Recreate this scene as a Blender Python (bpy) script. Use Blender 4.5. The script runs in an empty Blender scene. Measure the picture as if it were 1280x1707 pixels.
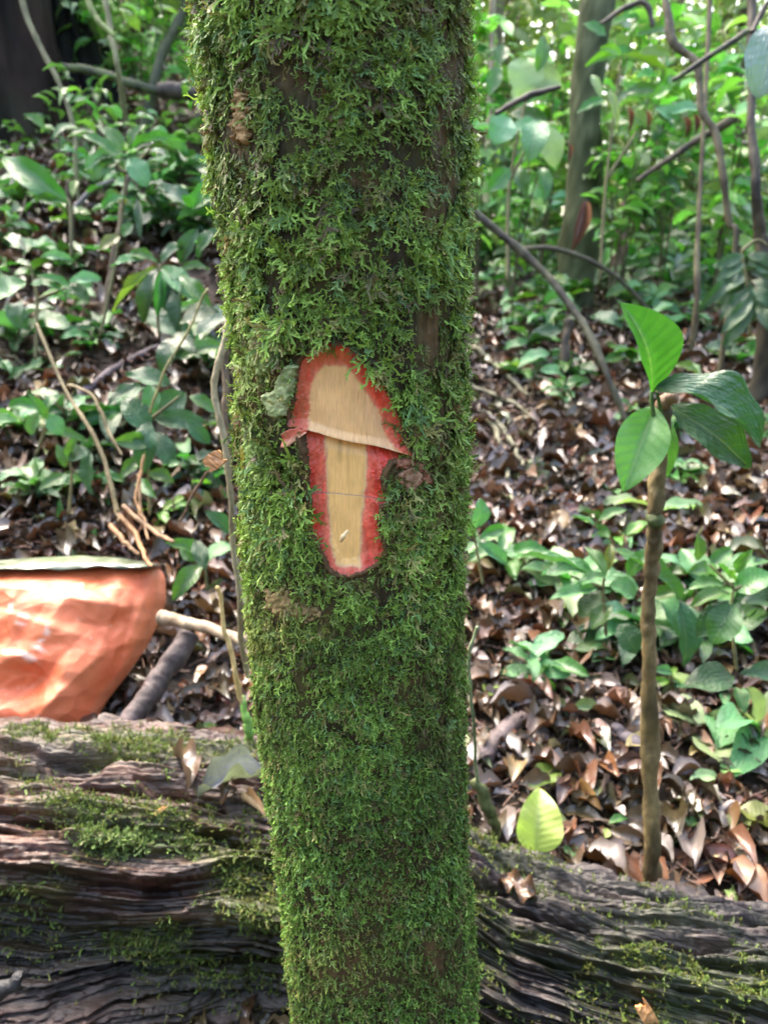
import bpy, math, random
import numpy as np
from mathutils import Matrix, Vector

# ------------------------------------------------------------------ camera, world, sun, exposure
sc = bpy.context.scene
PITCH = math.radians(17.0)
CAM = np.array([0.0, 0.0, 1.15])
FP = 1314.0                                   # focal length in photograph pixels (1280 x 1707)
cam_d = bpy.data.cameras.new("camera")
cam = bpy.data.objects.new("camera", cam_d)
sc.collection.objects.link(cam)
cam.location = CAM
cam.rotation_euler = (math.pi / 2 - PITCH, 0, 0)
cam_d.sensor_fit = 'VERTICAL'
cam_d.sensor_height = 24
cam_d.lens = 24 * FP / 1707
cam_d.clip_start = 0.02
cam_d.clip_end = 500
cam_d.dof.use_dof = True
cam_d.dof.focus_distance = 0.69
cam_d.dof.aperture_fstop = 4.6
sc.camera = cam

SUN_ELEV, SUN_ROT = math.radians(50), math.radians(-32)     # bright overcast gap behind the scene, a little to the left
world = bpy.data.worlds.new("World")
sc.world = world
world.use_nodes = True
wn = world.node_tree
bg = wn.nodes["Background"]
sky = wn.nodes.new("ShaderNodeTexSky")
sky.sky_type = 'NISHITA'
sky.sun_disc = False
sky.sun_elevation = SUN_ELEV
sky.sun_rotation = SUN_ROT
sky.air_density = 1.0
sky.dust_density = 9.0
sky.ozone_density = 1.0
wn.links.new(sky.outputs[0], bg.inputs[0])
bg.inputs[1].default_value = 0.15
sun_d = bpy.data.lights.new("sun", 'SUN')
sun_d.energy = 0.5
sun_d.angle = math.radians(55)
sun_d.color = (1.0, 0.98, 0.94)
sun = bpy.data.objects.new("sun", sun_d)
sc.collection.objects.link(sun)
sdir = Vector((math.sin(SUN_ROT) * math.cos(SUN_ELEV), math.cos(SUN_ROT) * math.cos(SUN_ELEV), math.sin(SUN_ELEV)))
sun.rotation_euler = sdir.to_track_quat('Z', 'Y').to_euler()
sc.view_settings.view_transform = 'Standard'
sc.view_settings.look = 'None'
sc.view_settings.exposure = 3.1
sc.view_settings.gamma = 1.0
sc.view_settings.use_curve_mapping = False

COL = sc.collection
rng = np.random.default_rng(7)
random.seed(7)

# ------------------------------------------------------------------ maths helpers
cP, sP = math.cos(PITCH), math.sin(PITCH)
FWD = np.array([0, cP, -sP]); UPV = np.array([0, sP, cP]); RGT = np.array([1.0, 0, 0])

def ray(x, y):
    x = np.asarray(x, float); y = np.asarray(y, float)
    a = (x - 640) / FP; b = (853.5 - y) / FP
    return FWD + a[..., None] * RGT + b[..., None] * UPV

def P(x, y, d):
    return CAM + ray(x, y) * np.asarray(d, float)[..., None]

def proj(p):
    q = p - CAM
    z = q @ FWD
    return 640 + FP * (q @ RGT) / z, 853.5 - FP * (q @ UPV) / z

def sstep(a, b, x):
    t = np.clip((x - a) / (b - a), 0, 1)
    return t * t * (3 - 2 * t)

def _h(ix, iy, iz, seed):
    n = (ix.astype(np.int64) * 374761393 + iy.astype(np.int64) * 668265263 + iz.astype(np.int64) * 2147483647 + seed * 1274126177) & 0xffffffff
    n = ((n ^ (n >> 13)) * 1274126177) & 0xffffffff
    n = n ^ (n >> 16)
    return (n & 0xffffff) / float(0xffffff)

def noise(x, y, z=0.0, seed=0):
    x = np.asarray(x, float); y = np.asarray(y, float); z = np.asarray(z, float) + 0 * x
    y = y + 0 * x
    ix, iy, iz = np.floor(x), np.floor(y), np.floor(z)
    fx, fy, fz = x - ix, y - iy, z - iz
    fx, fy, fz = (f * f * (3 - 2 * f) for f in (fx, fy, fz))
    r = 0
    for dx in (0, 1):
        wx = fx if dx else 1 - fx
        for dy in (0, 1):
            wy = fy if dy else 1 - fy
            for dz in (0, 1):
                wz = fz if dz else 1 - fz
                r = r + wx * wy * wz * _h(ix + dx, iy + dy, iz + dz, seed)
    return r * 2 - 1

def fbm(x, y, z=0.0, seed=0, octv=4, lac=2.0, gain=0.5):
    r, a = 0, 1.0
    s = 0
    for o in range(octv):
        r = r + a * noise(np.asarray(x) * lac ** o, np.asarray(y) * lac ** o, np.asarray(z) * lac ** o, seed + o * 17)
        s += a
        a *= gain
    return r / s

def sdf(px, py, poly):
    """signed distance to a polygon, negative inside"""
    poly = np.asarray(poly, float)
    px = np.asarray(px, float); py = np.asarray(py, float)
    d = np.full(px.shape, 1e9)
    ins = np.zeros(px.shape, bool)
    n = len(poly)
    for i in range(n):
        ax, ay = poly[i]; bx, by = poly[(i + 1) % n]
        ex, ey = bx - ax, by - ay
        t = np.clip(((px - ax) * ex + (py - ay) * ey) / (ex * ex + ey * ey + 1e-9), 0, 1)
        d = np.minimum(d, np.hypot(px - ax - t * ex, py - ay - t * ey))
        c = ((ay > py) != (by > py)) & (px < (bx - ax) * (py - ay) / (by - ay + 1e-12) + ax)
        ins ^= c
    return np.where(ins, -d, d)

# ------------------------------------------------------------------ mesh / object helpers
def mesh_np(name, V, F, col=None, luv=None, smooth=True, mat=None):
    V = np.asarray(V, np.float32); F = np.asarray(F, np.int32)
    m = bpy.data.meshes.new(name)
    k = F.shape[1]
    m.vertices.add(len(V)); m.vertices.foreach_set("co", V.ravel())
    m.loops.add(F.size); m.loops.foreach_set("vertex_index", F.ravel())
    m.polygons.add(len(F)); m.polygons.foreach_set("loop_start", np.arange(0, F.size, k, dtype=np.int32))
    m.polygons.foreach_set("use_smooth", np.full(len(F), smooth))
    m.update(calc_edges=True)
    if col is not None:
        a = m.attributes.new("col", 'FLOAT_COLOR', 'POINT')
        c = np.ones((len(V), 4), np.float32); c[:, :3] = col
        a.data.foreach_set("color", c.ravel())
    if luv is not None:
        a = m.attributes.new("luv", 'FLOAT_VECTOR', 'POINT')
        a.data.foreach_set("vector", np.asarray(luv, np.float32).ravel())
    if mat is not None:
        m.materials.append(mat)
    return m

def tag(o, label=None, cat=None, group=None, kind=None):
    if label: o['label'] = label
    if cat: o['category'] = cat
    if group: o['group'] = group
    if kind: o['kind'] = kind
    return o

def link(name, data, parent=None, loc=None):
    o = bpy.data.objects.new(name, data)
    COL.objects.link(o)
    if parent is not None:
        o.parent = parent
    if loc is not None:
        o.location = loc
    return o

def root(name, loc, label, cat, group=None):
    o = link(name, None, loc=Vector(loc))
    o.empty_display_size = 0.05
    return tag(o, label, cat, group)

def part(name, data, r, kind=None, label=None):
    """a part whose mesh is given in world coordinates"""
    o = link(name, data, parent=r, loc=-r.location)
    if r.parent is not None:
        o.location = Vector((0, 0, 0))
    return tag(o, label, kind=kind)

def grid_faces(nu, nv, wrap=False):
    """quads for a (nu, nv) vertex grid, row-major [u][v]; wrap closes v"""
    u = np.arange(nu - 1)[:, None]
    v = np.arange(nv if wrap else nv - 1)[None, :]
    v2 = (v + 1) % nv
    a = u * nv + v; b = u * nv + v2; c = (u + 1) * nv + v2; d = (u + 1) * nv + v
    return np.stack([a, b, c, d], -1).reshape(-1, 4)

def spline(pts, n):
    pts = np.asarray(pts, float)
    if len(pts) == 2:
        t = np.linspace(0, 1, n)[:, None]
        return pts[0] * (1 - t) + pts[1] * t
    t = np.linspace(0, len(pts) - 1, n)
    i = np.minimum(t.astype(int), len(pts) - 2); f = (t - i)[:, None]
    p0 = pts[np.maximum(i - 1, 0)]; p1 = pts[i]; p2 = pts[i + 1]; p3 = pts[np.minimum(i + 2, len(pts) - 1)]
    return 0.5 * (2 * p1 + (p2 - p0) * f + (2 * p0 - 5 * p1 + 4 * p2 - p3) * f * f + (-p0 + 3 * p1 - 3 * p2 + p3) * f ** 3)

def tube(name, pts, rad, mat, n=None, seg=8, lump=0.12, seed=0, col=(0.1, 0.08, 0.06), col2=None, wander=0.0):
    """tapered wavy stem along pts (world), radii at pts; closed ends"""
    n = n or max(8, 6 * len(pts))
    C = spline(pts, n)
    if wander:
        t = np.linspace(0, 9, n)
        C = C + wander * np.stack([noise(t, seed + .5, 0, 3), noise(t, seed + 9.5, 0, 5), noise(t, seed + 4.5, 0, 8)], -1)
    R = np.interp(np.linspace(0, 1, n), np.linspace(0, 1, len(rad)), rad)
    arc = np.concatenate([[0], np.cumsum(np.linalg.norm(np.diff(C, axis=0), axis=1))]) / max(R.mean(), 1e-4)
    R = R * (1 + .16 * noise(arc * .22, seed + .3, 0, seed) + .10 * noise(arc * .7, seed + .3, 0, seed + 1))
    T = np.gradient(C, axis=0); T /= np.linalg.norm(T, axis=1, keepdims=True) + 1e-9
    ref = np.array([0.31, 0.87, 0.38])
    A = np.cross(T, ref); A /= np.linalg.norm(A, axis=1, keepdims=True) + 1e-9
    B = np.cross(T, A)
    ph = np.linspace(0, 2 * np.pi, seg, endpoint=False)
    cc, ss = np.cos(ph), np.sin(ph)
    lm = 1 + lump * noise(cc[None, :] * 1.3 + 7, ss[None, :] * 1.3 + np.linspace(0, n * .45, n)[:, None], seed, seed)
    V = C[:, None, :] + (R[:, None] * lm)[..., None] * (A[:, None, :] * cc[None, :, None] + B[:, None, :] * ss[None, :, None])
    V[0] = C[0] + (V[0] - C[0]) * .6
    V[-1] = C[-1] + (V[-1] - C[-1]) * .6
    V = V.reshape(-1, 3)
    F = grid_faces(n, seg, wrap=True)
    V = np.vstack([V, C[:1], C[-1:]])
    i0, i1 = n * seg, n * seg + 1
    # caps as quads made of two rim steps and the centre
    kk = np.arange(0, seg, 2)
    cap0 = np.stack([(kk + 2) % seg, (kk + 1) % seg, kk, kk * 0 + i0], -1)
    b = (n - 1) * seg
    cap1 = np.stack([b + kk, b + (kk + 1) % seg, b + (kk + 2) % seg, kk * 0 + i1], -1)
    F = np.vstack([F, cap0, cap1])
    tt = np.repeat(np.linspace(0, 1, n), seg)
    tt = np.concatenate([tt, [0, 1]])
    c0 = np.array(col); c1 = np.array(col2 if col2 is not None else col)
    mix = np.clip(0.5 + 1.4 * fbm(V[:, 0] * 30, V[:, 1] * 30, V[:, 2] * 14, seed, 3), 0, 1)[:, None]
    cl = c0 * (1 - mix) + c1 * mix
    return mesh_np(name, V, F, col=cl, mat=mat)

# ------------------------------------------------------------------ materials
def mat_base(name):
    m = bpy.data.materials.new(name)
    m.use_nodes = True
    nt = m.node_tree
    p = nt.nodes["Principled BSDF"]
    return m, nt, p

def nd(nt, t, **kw):
    n = nt.nodes.new(t)
    for k, v in kw.items():
        setattr(n, k, v)
    return n

def lk(nt, a, b):
    nt.links.new(a, b)

def attr(nt, name):
    a = nd(nt, "ShaderNodeAttribute")
    a.attribute_name = name
    return a

def math_n(nt, op, a, b=None, c=None):
    n = nd(nt, "ShaderNodeMath", operation=op)
    for i, v in enumerate((a, b, c)):
        if v is None: continue
        if isinstance(v, (int, float)):
            n.inputs[i].default_value = v
        else:
            lk(nt, v, n.inputs[i])
    return n.outputs[0]

def mixc(nt, fac, a, b, typ='MIX'):
    n = nd(nt, "ShaderNodeMix", data_type='RGBA', blend_type=typ)
    for s, v in ((n.inputs[0], fac), (n.inputs[6], a), (n.inputs[7], b)):
        if isinstance(v, (int, float)): s.default_value = v
        elif isinstance(v, tuple): s.default_value = (*v, 1) if len(v) == 3 else v
        else: lk(nt, v, s)
    return n.outputs[2]

def noise_n(nt, scale, detail=3, rough=0.55, vec=None, dist=0.0):
    n = nd(nt, "ShaderNodeTexNoise")
    n.inputs["Scale"].default_value = scale
    n.inputs["Detail"].default_value = detail
    n.inputs["Roughness"].default_value = rough
    n.inputs["Distortion"].default_value = dist
    if vec is not None: lk(nt, vec, n.inputs["Vector"])
    return n.outputs["Fac"]

def objco(nt, scale=(1, 1, 1)):
    t = nd(nt, "ShaderNodeTexCoord")
    m = nd(nt, "ShaderNodeMapping")
    m.inputs["Scale"].default_value = scale
    lk(nt, t.outputs["Object"], m.inputs[0])
    return m.outputs[0]

def ramp(nt, fac, stops):
    r = nd(nt, "ShaderNodeValToRGB")
    e = r.color_ramp.elements
    while len(e) < len(stops): e.new(0.5)
    for el, (p_, c) in zip(e, stops):
        el.position = p_
        el.color = (*c, 1) if len(c) == 3 else c
    lk(nt, fac, r.inputs[0])
    return r.outputs[0]

def bump(nt, h, p, strength=0.4, dist=0.001):
    b = nd(nt, "ShaderNodeBump")
    b.inputs["Strength"].default_value = strength
    b.inputs["Distance"].default_value = dist
    lk(nt, h, b.inputs["Height"])
    lk(nt, b.outputs[0], p.inputs["Normal"])
    return b

def leaf_material(name, rough=0.32, trans=0.35, veins=True, spec=0.5, vary=0.35, blotch=0.25, coat=0.0, tint=(1.05, 1.35, 0.6), ripple=0.0):
    m, nt, p = mat_base(name)
    c = attr(nt, "col").outputs["Color"]
    lv = attr(nt, "luv")
    sep = nd(nt, "ShaderNodeSeparateXYZ"); lk(nt, lv.outputs["Vector"], sep.inputs[0])
    v, u = sep.outputs[0], sep.outputs[1]
    av = math_n(nt, 'ABSOLUTE', v)
    oi = nd(nt, "ShaderNodeObjectInfo")
    nz = noise_n(nt, 26, 4, 0.6, objco(nt))
    # object to object variation in brightness and hue
    hsv = nd(nt, "ShaderNodeHueSaturation")
    lk(nt, c, hsv.inputs["Color"])
    lk(nt, math_n(nt, 'MULTIPLY_ADD', oi.outputs["Random"], 0.05, 0.475), hsv.inputs["Hue"])
    lk(nt, math_n(nt, 'MULTIPLY_ADD', oi.outputs["Random"], vary, 1 - vary / 2), hsv.inputs["Value"])
    base = hsv.outputs[0]
    base = mixc(nt, math_n(nt, 'MULTIPLY', nz, blotch), base, (0.12, 0.10, 0.03))
    hgt = nz
    if veins:
        rib = math_n(nt, 'LESS_THAN', av, 0.05)
        w = math_n(nt, 'SINE', math_n(nt, 'MULTIPLY', math_n(nt, 'SUBTRACT', u, math_n(nt, 'MULTIPLY', av, 0.16)), 58.0))
        vein = math_n(nt, 'GREATER_THAN', w, 0.93)
        vv = math_n(nt, 'MAXIMUM', rib, math_n(nt, 'MULTIPLY', vein, 0.25))
        base = mixc(nt, math_n(nt, 'MULTIPLY', vv, 0.22), base, (0.35, 0.42, 0.18))
        hgt = math_n(nt, 'ADD', math_n(nt, 'MULTIPLY', w, 0.35), math_n(nt, 'MULTIPLY', rib, -1.0))
        hgt = math_n(nt, 'ADD', hgt, math_n(nt, 'MULTIPLY', nz, 1.5))
    lk(nt, base, p.inputs["Base Color"])
    lk(nt, math_n(nt, 'MULTIPLY_ADD', nz, 0.3, rough - 0.12), p.inputs["Roughness"])
    p.inputs["Specular IOR Level"].default_value = spec
    if coat:
        p.inputs["Coat Weight"].default_value = coat
        p.inputs["Coat Roughness"].default_value = 0.10
    b = bump(nt, hgt, p, 0.5, 0.0012)
    if ripple:
        b0 = nd(nt, "ShaderNodeBump"); b0.inputs["Strength"].default_value = ripple; b0.inputs["Distance"].default_value = 0.006
        lk(nt, noise_n(nt, 9, 3, 0.5, lv.outputs["Vector"]), b0.inputs["Height"])
        lk(nt, b0.outputs[0], b.inputs["Normal"])
        lk(nt, b.outputs[0], p.inputs["Coat Normal"])
    out = nt.nodes["Material Output"]
    if trans > 0:
        tb = nd(nt, "ShaderNodeBsdfTranslucent")
        lk(nt, mixc(nt, 1.0, base, tint, 'MULTIPLY'), tb.inputs[0])
        lk(nt, b.outputs[0], tb.inputs["Normal"])
        mx = nd(nt, "ShaderNodeMixShader")
        mx.inputs[0].default_value = trans
        lk(nt, p.outputs[0], mx.inputs[1]); lk(nt, tb.outputs[0], mx.inputs[2])
        lk(nt, mx.outputs[0], out.inputs[0])
    return m

def simple_attr_mat(name, rough=0.7, spec=0.3, nscale=60, nvar=0.5, bstr=0.5, bdist=0.001, stretch=(1, 1, 1), trans=0.0, coat=0.0):
    m, nt, p = mat_base(name)
    c = attr(nt, "col").outputs["Color"]
    nz = noise_n(nt, nscale, 5, 0.6, objco(nt, stretch))
    f = math_n(nt, 'MULTIPLY_ADD', nz, 2 * nvar, 1 - nvar)
    g = nd(nt, "ShaderNodeCombineColor")
    for i in range(3): lk(nt, f, g.inputs[i])
    base = mixc(nt, 1.0, c, g.outputs[0], 'MULTIPLY')
    lk(nt, base, p.inputs["Base Color"])
    p.inputs["Roughness"].default_value = rough
    p.inputs["Specular IOR Level"].default_value = spec
    if coat:
        p.inputs["Coat Weight"].default_value = coat
        p.inputs["Coat Roughness"].default_value = 0.2
    b = bump(nt, nz, p, bstr, bdist)
    if trans:
        tb = nd(nt, "ShaderNodeBsdfTranslucent")
        lk(nt, base, tb.inputs[0])
        mx = nd(nt, "ShaderNodeMixShader"); mx.inputs[0].default_value = trans
        lk(nt, p.outputs[0], mx.inputs[1]); lk(nt, tb.outputs[0], mx.inputs[2])
        lk(nt, mx.outputs[0], nt.nodes["Material Output"].inputs[0])
    return m

M_BARK = simple_attr_mat("wet_bark", 0.75, 0.3, 180, 0.6, 0.9, 0.002, (1, 1, .35))
M_MOSS = simple_attr_mat("moss", 0.55, 0.35, 300, 0.25, 0.2, 0.0005, trans=0.25)
M_CUT = simple_attr_mat("cut_wood", 0.42, 0.45, 420, 0.10, 0.35, 0.0004, (1, 1, .06))
M_RED = simple_attr_mat("red_inner_bark", 0.42, 0.4, 330, 0.22, 0.35, 0.0007, (1, 1, .3))
M_LICHEN = simple_attr_mat("lichen", 0.8, 0.2, 260, 0.3, 0.7, 0.001)
M_LOG = simple_attr_mat("rotten_wood", 0.42, 0.5, 140, 0.6, 1.0, 0.004, (.22, 1, 1))
M_STEM = simple_attr_mat("stem", 0.6, 0.4, 150, 0.7, 0.9, 0.003, (1, 1, .5))
M_DARK = simple_attr_mat("dark_bark", 0.8, 0.25, 22, 0.55, 0.9, 0.012, (1, 1, .3))
M_LEAF = leaf_material("green_leaf", 0.34, 0.36, coat=0.35)
M_GLOSS = leaf_material("glossy_leaf", 0.34, 0.20, spec=0.45, coat=0.9, ripple=1.0)
M_FAR = leaf_material("background_leaf", 0.34, 0.45, veins=False, blotch=0.1, coat=0.4)
M_SOFT = leaf_material("soft_leaf", 0.4, 0.35, veins=False, blotch=0.12)
M_DRY = leaf_material("dead_leaf", 0.36, 0.08, veins=False, vary=0.8, blotch=0.4, coat=0.6, tint=(1.2, .8, .4))

# ------------------------------------------------------------------ terrain
def _ground(x, y):
    x = np.asarray(x, float); y = np.asarray(y, float)
    yy = np.maximum(y - 1.2, 0)
    left = sstep(0.45, -1.1, x)
    zr = 0.27 * np.minimum(yy, 3.0) + 0.10 * np.maximum(yy - 3.0, 0)
    zl = 0.47 * yy
    zz = 0.05 + zr * (1 - left) + zl * left
    zz = np.where(yy > 9, zz - (0.40 * left) * (yy - 9), zz)
    return zz + 0.05 * fbm(x * 1.1, y * 1.1, 0, 3, 3) * sstep(1.0, 2.5, y) + 0.012 * fbm(x * 9, y * 9, 0, 5, 3)

GX0, GY0, GS = -9.0, -2.0, 0.025
_gx = np.arange(GX0, 9.0, GS); _gy = np.arange(GY0, 20.0, GS)
_GT = _ground(_gx[:, None] + 0 * _gy[None, :], _gy[None, :] + 0 * _gx[:, None])
_GL = _GT.tolist()
def ground_z(x, y):
    """terrain height, read from a table near the camera"""
    if isinstance(x, (float, int)) or np.ndim(x) == 0:
        u = (float(x) - GX0) / GS; v = (float(y) - GY0) / GS
        i, j = int(u), int(v)
        if 0 <= i < len(_gx) - 1 and 0 <= j < len(_gy) - 1 and u > 0 and v > 0:
            u -= i; v -= j
            r0, r1 = _GL[i], _GL[i + 1]
            return (r0[j] * (1 - v) + r0[j + 1] * v) * (1 - u) + (r1[j] * (1 - v) + r1[j + 1] * v) * u
        return float(_ground(x, y))
    return _ground(x, y)

def hit(px, py, lift=0.0):
    """world point where the sight line through a photograph pixel meets the ground"""
    r = ray(px, py); rx, ry, rz = float(r[0]), float(r[1]), float(r[2])
    d = 1.15; k = 1.02
    while d < 40:
        if CAM[2] + rz * d < ground_z(rx * d, ry * d) + lift: break
        d *= k
    lo = d / k
    for _ in range(12):
        m = (lo + d) / 2
        if CAM[2] + rz * m < ground_z(rx * m, ry * m) + lift: d = m
        else: lo = m
    return np.array([[rx * d, ry * d, CAM[2] + rz * d]]), np.array([d])

def hit_many(px, py, lift=0.0):
    """world point where the sight line through a photograph pixel meets the ground"""
    px = np.atleast_1d(np.asarray(px, float)); py = np.atleast_1d(np.asarray(py, float))
    r = ray(px, py)
    d = np.full(px.shape, 1.15); done = np.zeros(px.shape, bool); dd = d.copy()
    for i in range(420):
        q = CAM + r * d[:, None]
        below = q[:, 2] < ground_z(q[:, 0], q[:, 1]) + lift
        new = below & ~done
        dd[new] = d[new]; done |= below
        d = d * 1.009
    dd[~done] = 40
    return CAM + r * dd[:, None], dd

def build_ground():
    n = 420
    t = np.linspace(-1, 1, n)
    xs = np.sinh(t * 5) / math.sinh(5) * 70
    ys = 2.2 + np.sinh(np.linspace(-.75, 1, n) * 5) / math.sinh(5) * 90
    Y, X = np.meshgrid(ys, xs, indexing='ij')
    Z = ground_z(X, Y)
    near = sstep(8, 3, np.hypot(X, Y - 2))
    Z = Z + near * 0.014 * fbm(X * 22, Y * 22, 0, 9, 3)
    V = np.stack([X, Y, Z], -1).reshape(-1, 3)
    m, nt, p = mat_base("forest_soil")
    co = objco(nt)
    a = noise_n(nt, 28, 6, 0.7, co)
    b = noise_n(nt, 3, 4, 0.6, co)
    c = ramp(nt, a, [(0.3, (0.012, 0.008, 0.006)), (0.5, (0.05, 0.028, 0.018)), (0.62, (0.10, 0.055, 0.035)), (0.75, (0.16, 0.12, 0.09))])
    c = mixc(nt, math_n(nt, 'MULTIPLY', b, 0.35), c, (0.04, 0.05, 0.015))
    lk(nt, c, p.inputs["Base Color"])
    p.inputs["Roughness"].default_value = 0.55
    bump(nt, a, p, 1.0, 0.02)
    o = link("ground", mesh_np("ground", V, grid_faces(n, n)[:, ::-1], mat=m))
    tag(o, kind='structure')
build_ground()

# ------------------------------------------------------------------ leaf templates (unit width, unit length, base at origin, tip at +Y, face +Z)
def leaf_template(nu=10, nv=4, peak=0.45, sharp=0.8, arch=0.10, fold=0.12, wave=0.03, curl=0.0, twist=0.0, base=0.0, seed=0, tip=1.0, skew=0.0):
    """arrays for one leaf blade: verts, quads, luv"""
    u = np.linspace(0, 1, nu + 1)[:, None]; v = np.linspace(-1, 1, nv + 1)[None, :]
    k = math.log(0.5) / math.log(peak)
    w = np.sin(np.pi * u ** k) ** sharp
    w = w * (1 - base) + base * np.sqrt(np.clip(1 - u, 0, 1)) * sstep(0, .08, u)
    w = 0.5 * np.maximum(w, 0.012) * (1 + 0 * v)
    x = v * w
    y = u + 0 * v
    z = arch * 4 * u * (1 - u) + fold * np.abs(v) * w * 2
    z = z + wave * np.sin(u * 15 + seed * 2.1 + 1.3 * np.sign(v)) * np.abs(v) ** 2 + wave * .6 * noise(u * 5 + seed, v * 2 + 4, 0, seed)
    if curl:
        a = v * curl * (1 + .4 * noise(u * 3 + seed, 0 * v, 0, seed + 5))
        a = np.where(np.abs(a) < 1e-4, 1e-4, a)
        x = w * np.sin(a) / curl
        z = z + w * (1 - np.cos(a)) / curl
    if twist:
        a = twist * (u - .3)
        x, z = x * np.cos(a) - z * np.sin(a), x * np.sin(a) + z * np.cos(a)
    x = x + skew * np.sin(u * np.pi)
    V = np.stack([x + 0 * y, y, z], -1).reshape(-1, 3)
    luv = np.stack([v + 0 * u, u + 0 * v, 0 * (u + v)], -1).reshape(-1, 3)
    return V, grid_faces(nu + 1, nv + 1), luv

def frames(y, nrm):
    """rotation columns from leaf axis y and rough normal (N,3)"""
    y = y / (np.linalg.norm(y, axis=-1, keepdims=True) + 1e-9)
    z = nrm - (nrm * y).sum(-1, keepdims=True) * y
    z = z / (np.linalg.norm(z, axis=-1, keepdims=True) + 1e-9)
    x = np.cross(y, z)
    return np.stack([x, y, z], -1)            # columns

def scatter(name, temps, which, pos, R, scl, cols, mat, parent=None, kind='stuff', jitter=0.12):
    """many copies of small templates baked into one mesh: pos (N,3), R (N,3,3), scl (N,3), cols (N,3)"""
    Vs, Fs, Cs, Ls, off = [], [], [], [], 0
    for k, (tv, tf, tl) in enumerate(temps):
        idx = np.where(which == k)[0]
        if len(idx) == 0: continue
        v = tv[None] * scl[idx][:, None, :]
        v = np.einsum('nij,nkj->nki', R[idx], v) + pos[idx][:, None, :]
        nv = len(tv)
        f = tf[None] + (np.arange(len(idx)) * nv)[:, None, None] + off
        c = np.repeat(cols[idx][:, None, :], nv, 1)
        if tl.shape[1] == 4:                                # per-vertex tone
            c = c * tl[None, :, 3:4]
        Vs.append(v.reshape(-1, 3)); Fs.append(f.reshape(-1, tf.shape[1])); Cs.append(c.reshape(-1, 3))
        Ls.append(np.repeat(tl[None, :, :3], len(idx), 0).reshape(-1, 3))
        off += nv * len(idx)
    m = mesh_np(name, np.vstack(Vs), np.vstack(Fs), col=np.vstack(Cs), luv=np.vstack(Ls), mat=mat)
    if parent is not None:
        return part(name, m, parent, kind=kind)
    return tag(link(name, m), kind=kind)

# named leaf families: shared meshes
LEAF = {}
def fam(key, mat, col, n=3, colv=0.15, **kw):
    lst = []
    for i in range(n):
        k2 = dict(kw)
        k2['arch'] = kw.get('arch', .1) * (0.5 + i * .5)
        k2['twist'] = (i - 1) * 0.25
        V, F, L = leaf_template(seed=i + len(LEAF) * 5, **k2)
        c = np.array(col)[None] * (1 + colv * noise(V[:, 0] * 7 + i, V[:, 1] * 7, 0, i)[:, None])
        lst.append(mesh_np("leaf_" + key, V, F, col=c, luv=L, mat=mat))
    LEAF[key] = lst
fam('dark', M_GLOSS, (0.018, 0.095, 0.024), peak=.5, sharp=.75, nu=12)
fam('blue', M_GLOSS, (0.022, 0.125, 0.035), peak=.5, sharp=.7, nu=12)
fam('mid', M_LEAF, (0.045, 0.17, 0.03), peak=.48, sharp=.8, nu=10)
fam('light', M_LEAF, (0.13, 0.30, 0.035), peak=.5, sharp=.8, nu=12, arch=.08)
fam('lime', M_SOFT, (0.34, 0.52, 0.15), peak=.42, sharp=.85, nu=12, arch=.05)
fam('pale', M_SOFT, (0.30, 0.42, 0.20), peak=.45, sharp=.75, nu=10, arch=.08)
fam('olive', M_LEAF, (0.14, 0.19, 0.03), peak=.5, sharp=.8, nu=10)
fam('lance', M_LEAF, (0.045, 0.13, 0.03), peak=.45, sharp=1.0, nu=10, arch=.2)
fam('silver', M_GLOSS, (0.10, 0.32, 0.10), peak=.5, sharp=.7, nu=10)
fam('far', M_FAR, (0.11, 0.30, 0.05), peak=.45, sharp=.8, nu=5, nv=2, arch=.15)
fam('farlight', M_FAR, (0.24, 0.48, 0.12), peak=.45, sharp=.8, nu=5, nv=2, arch=.15)
fam('fardark', M_FAR, (0.06, 0.17, 0.04), peak=.45, sharp=.8, nu=5, nv=2, arch=.15)
fam('farglare', M_GLOSS, (.20, .34, .14), peak=.45, sharp=.8, nu=5, nv=2, arch=.15)
fam('brown', M_DRY, (0.14, 0.055, 0.03), peak=.5, sharp=.8, nu=10, curl=1.2)

def put_leaf(parent, B, T, w, kind, roll=0.0, facing=None, name="leaf", label=None):
    B = np.asarray(B, float); T = np.asarray(T, float)
    ax = T - B; L = np.linalg.norm(ax)
    n0 = np.array([0.0, -0.55, 0.8]) if facing is None else np.asarray(facing, float)
    y = ax / L
    z = n0 - n0.dot(y) * y
    z /= np.linalg.norm(z) + 1e-9
    x = np.cross(y, z)
    if roll:
        x, z = x * math.cos(roll) + z * math.sin(roll), z * math.cos(roll) - x * math.sin(roll)
    M = Matrix(((x[0] * w, y[0] * L, z[0] * L, B[0]), (x[1] * w, y[1] * L, z[1] * L, B[1]), (x[2] * w, y[2] * L, z[2] * L, B[2]), (0, 0, 0, 1)))
    o = link(name, random.choice(LEAF[kind]) if isinstance(kind, str) else kind, parent=parent)
    if parent is not None:
        M = Matrix.Translation(-parent.location) @ M
    o.matrix_basis = M
    if label: o['label'] = label
    return o

def leaf_px(parent, bx, by, tx, ty, wpx, d, kind, dd=0.0, roll=0.0, facing=None, **kw):
    """leaf whose base and tip are seen at those photograph pixels, at depth d (tip at d+dd)"""
    return put_leaf(parent, P(bx, by, d), P(tx, ty, d + dd), wpx * d / FP, kind, roll, facing, **kw)

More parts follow.
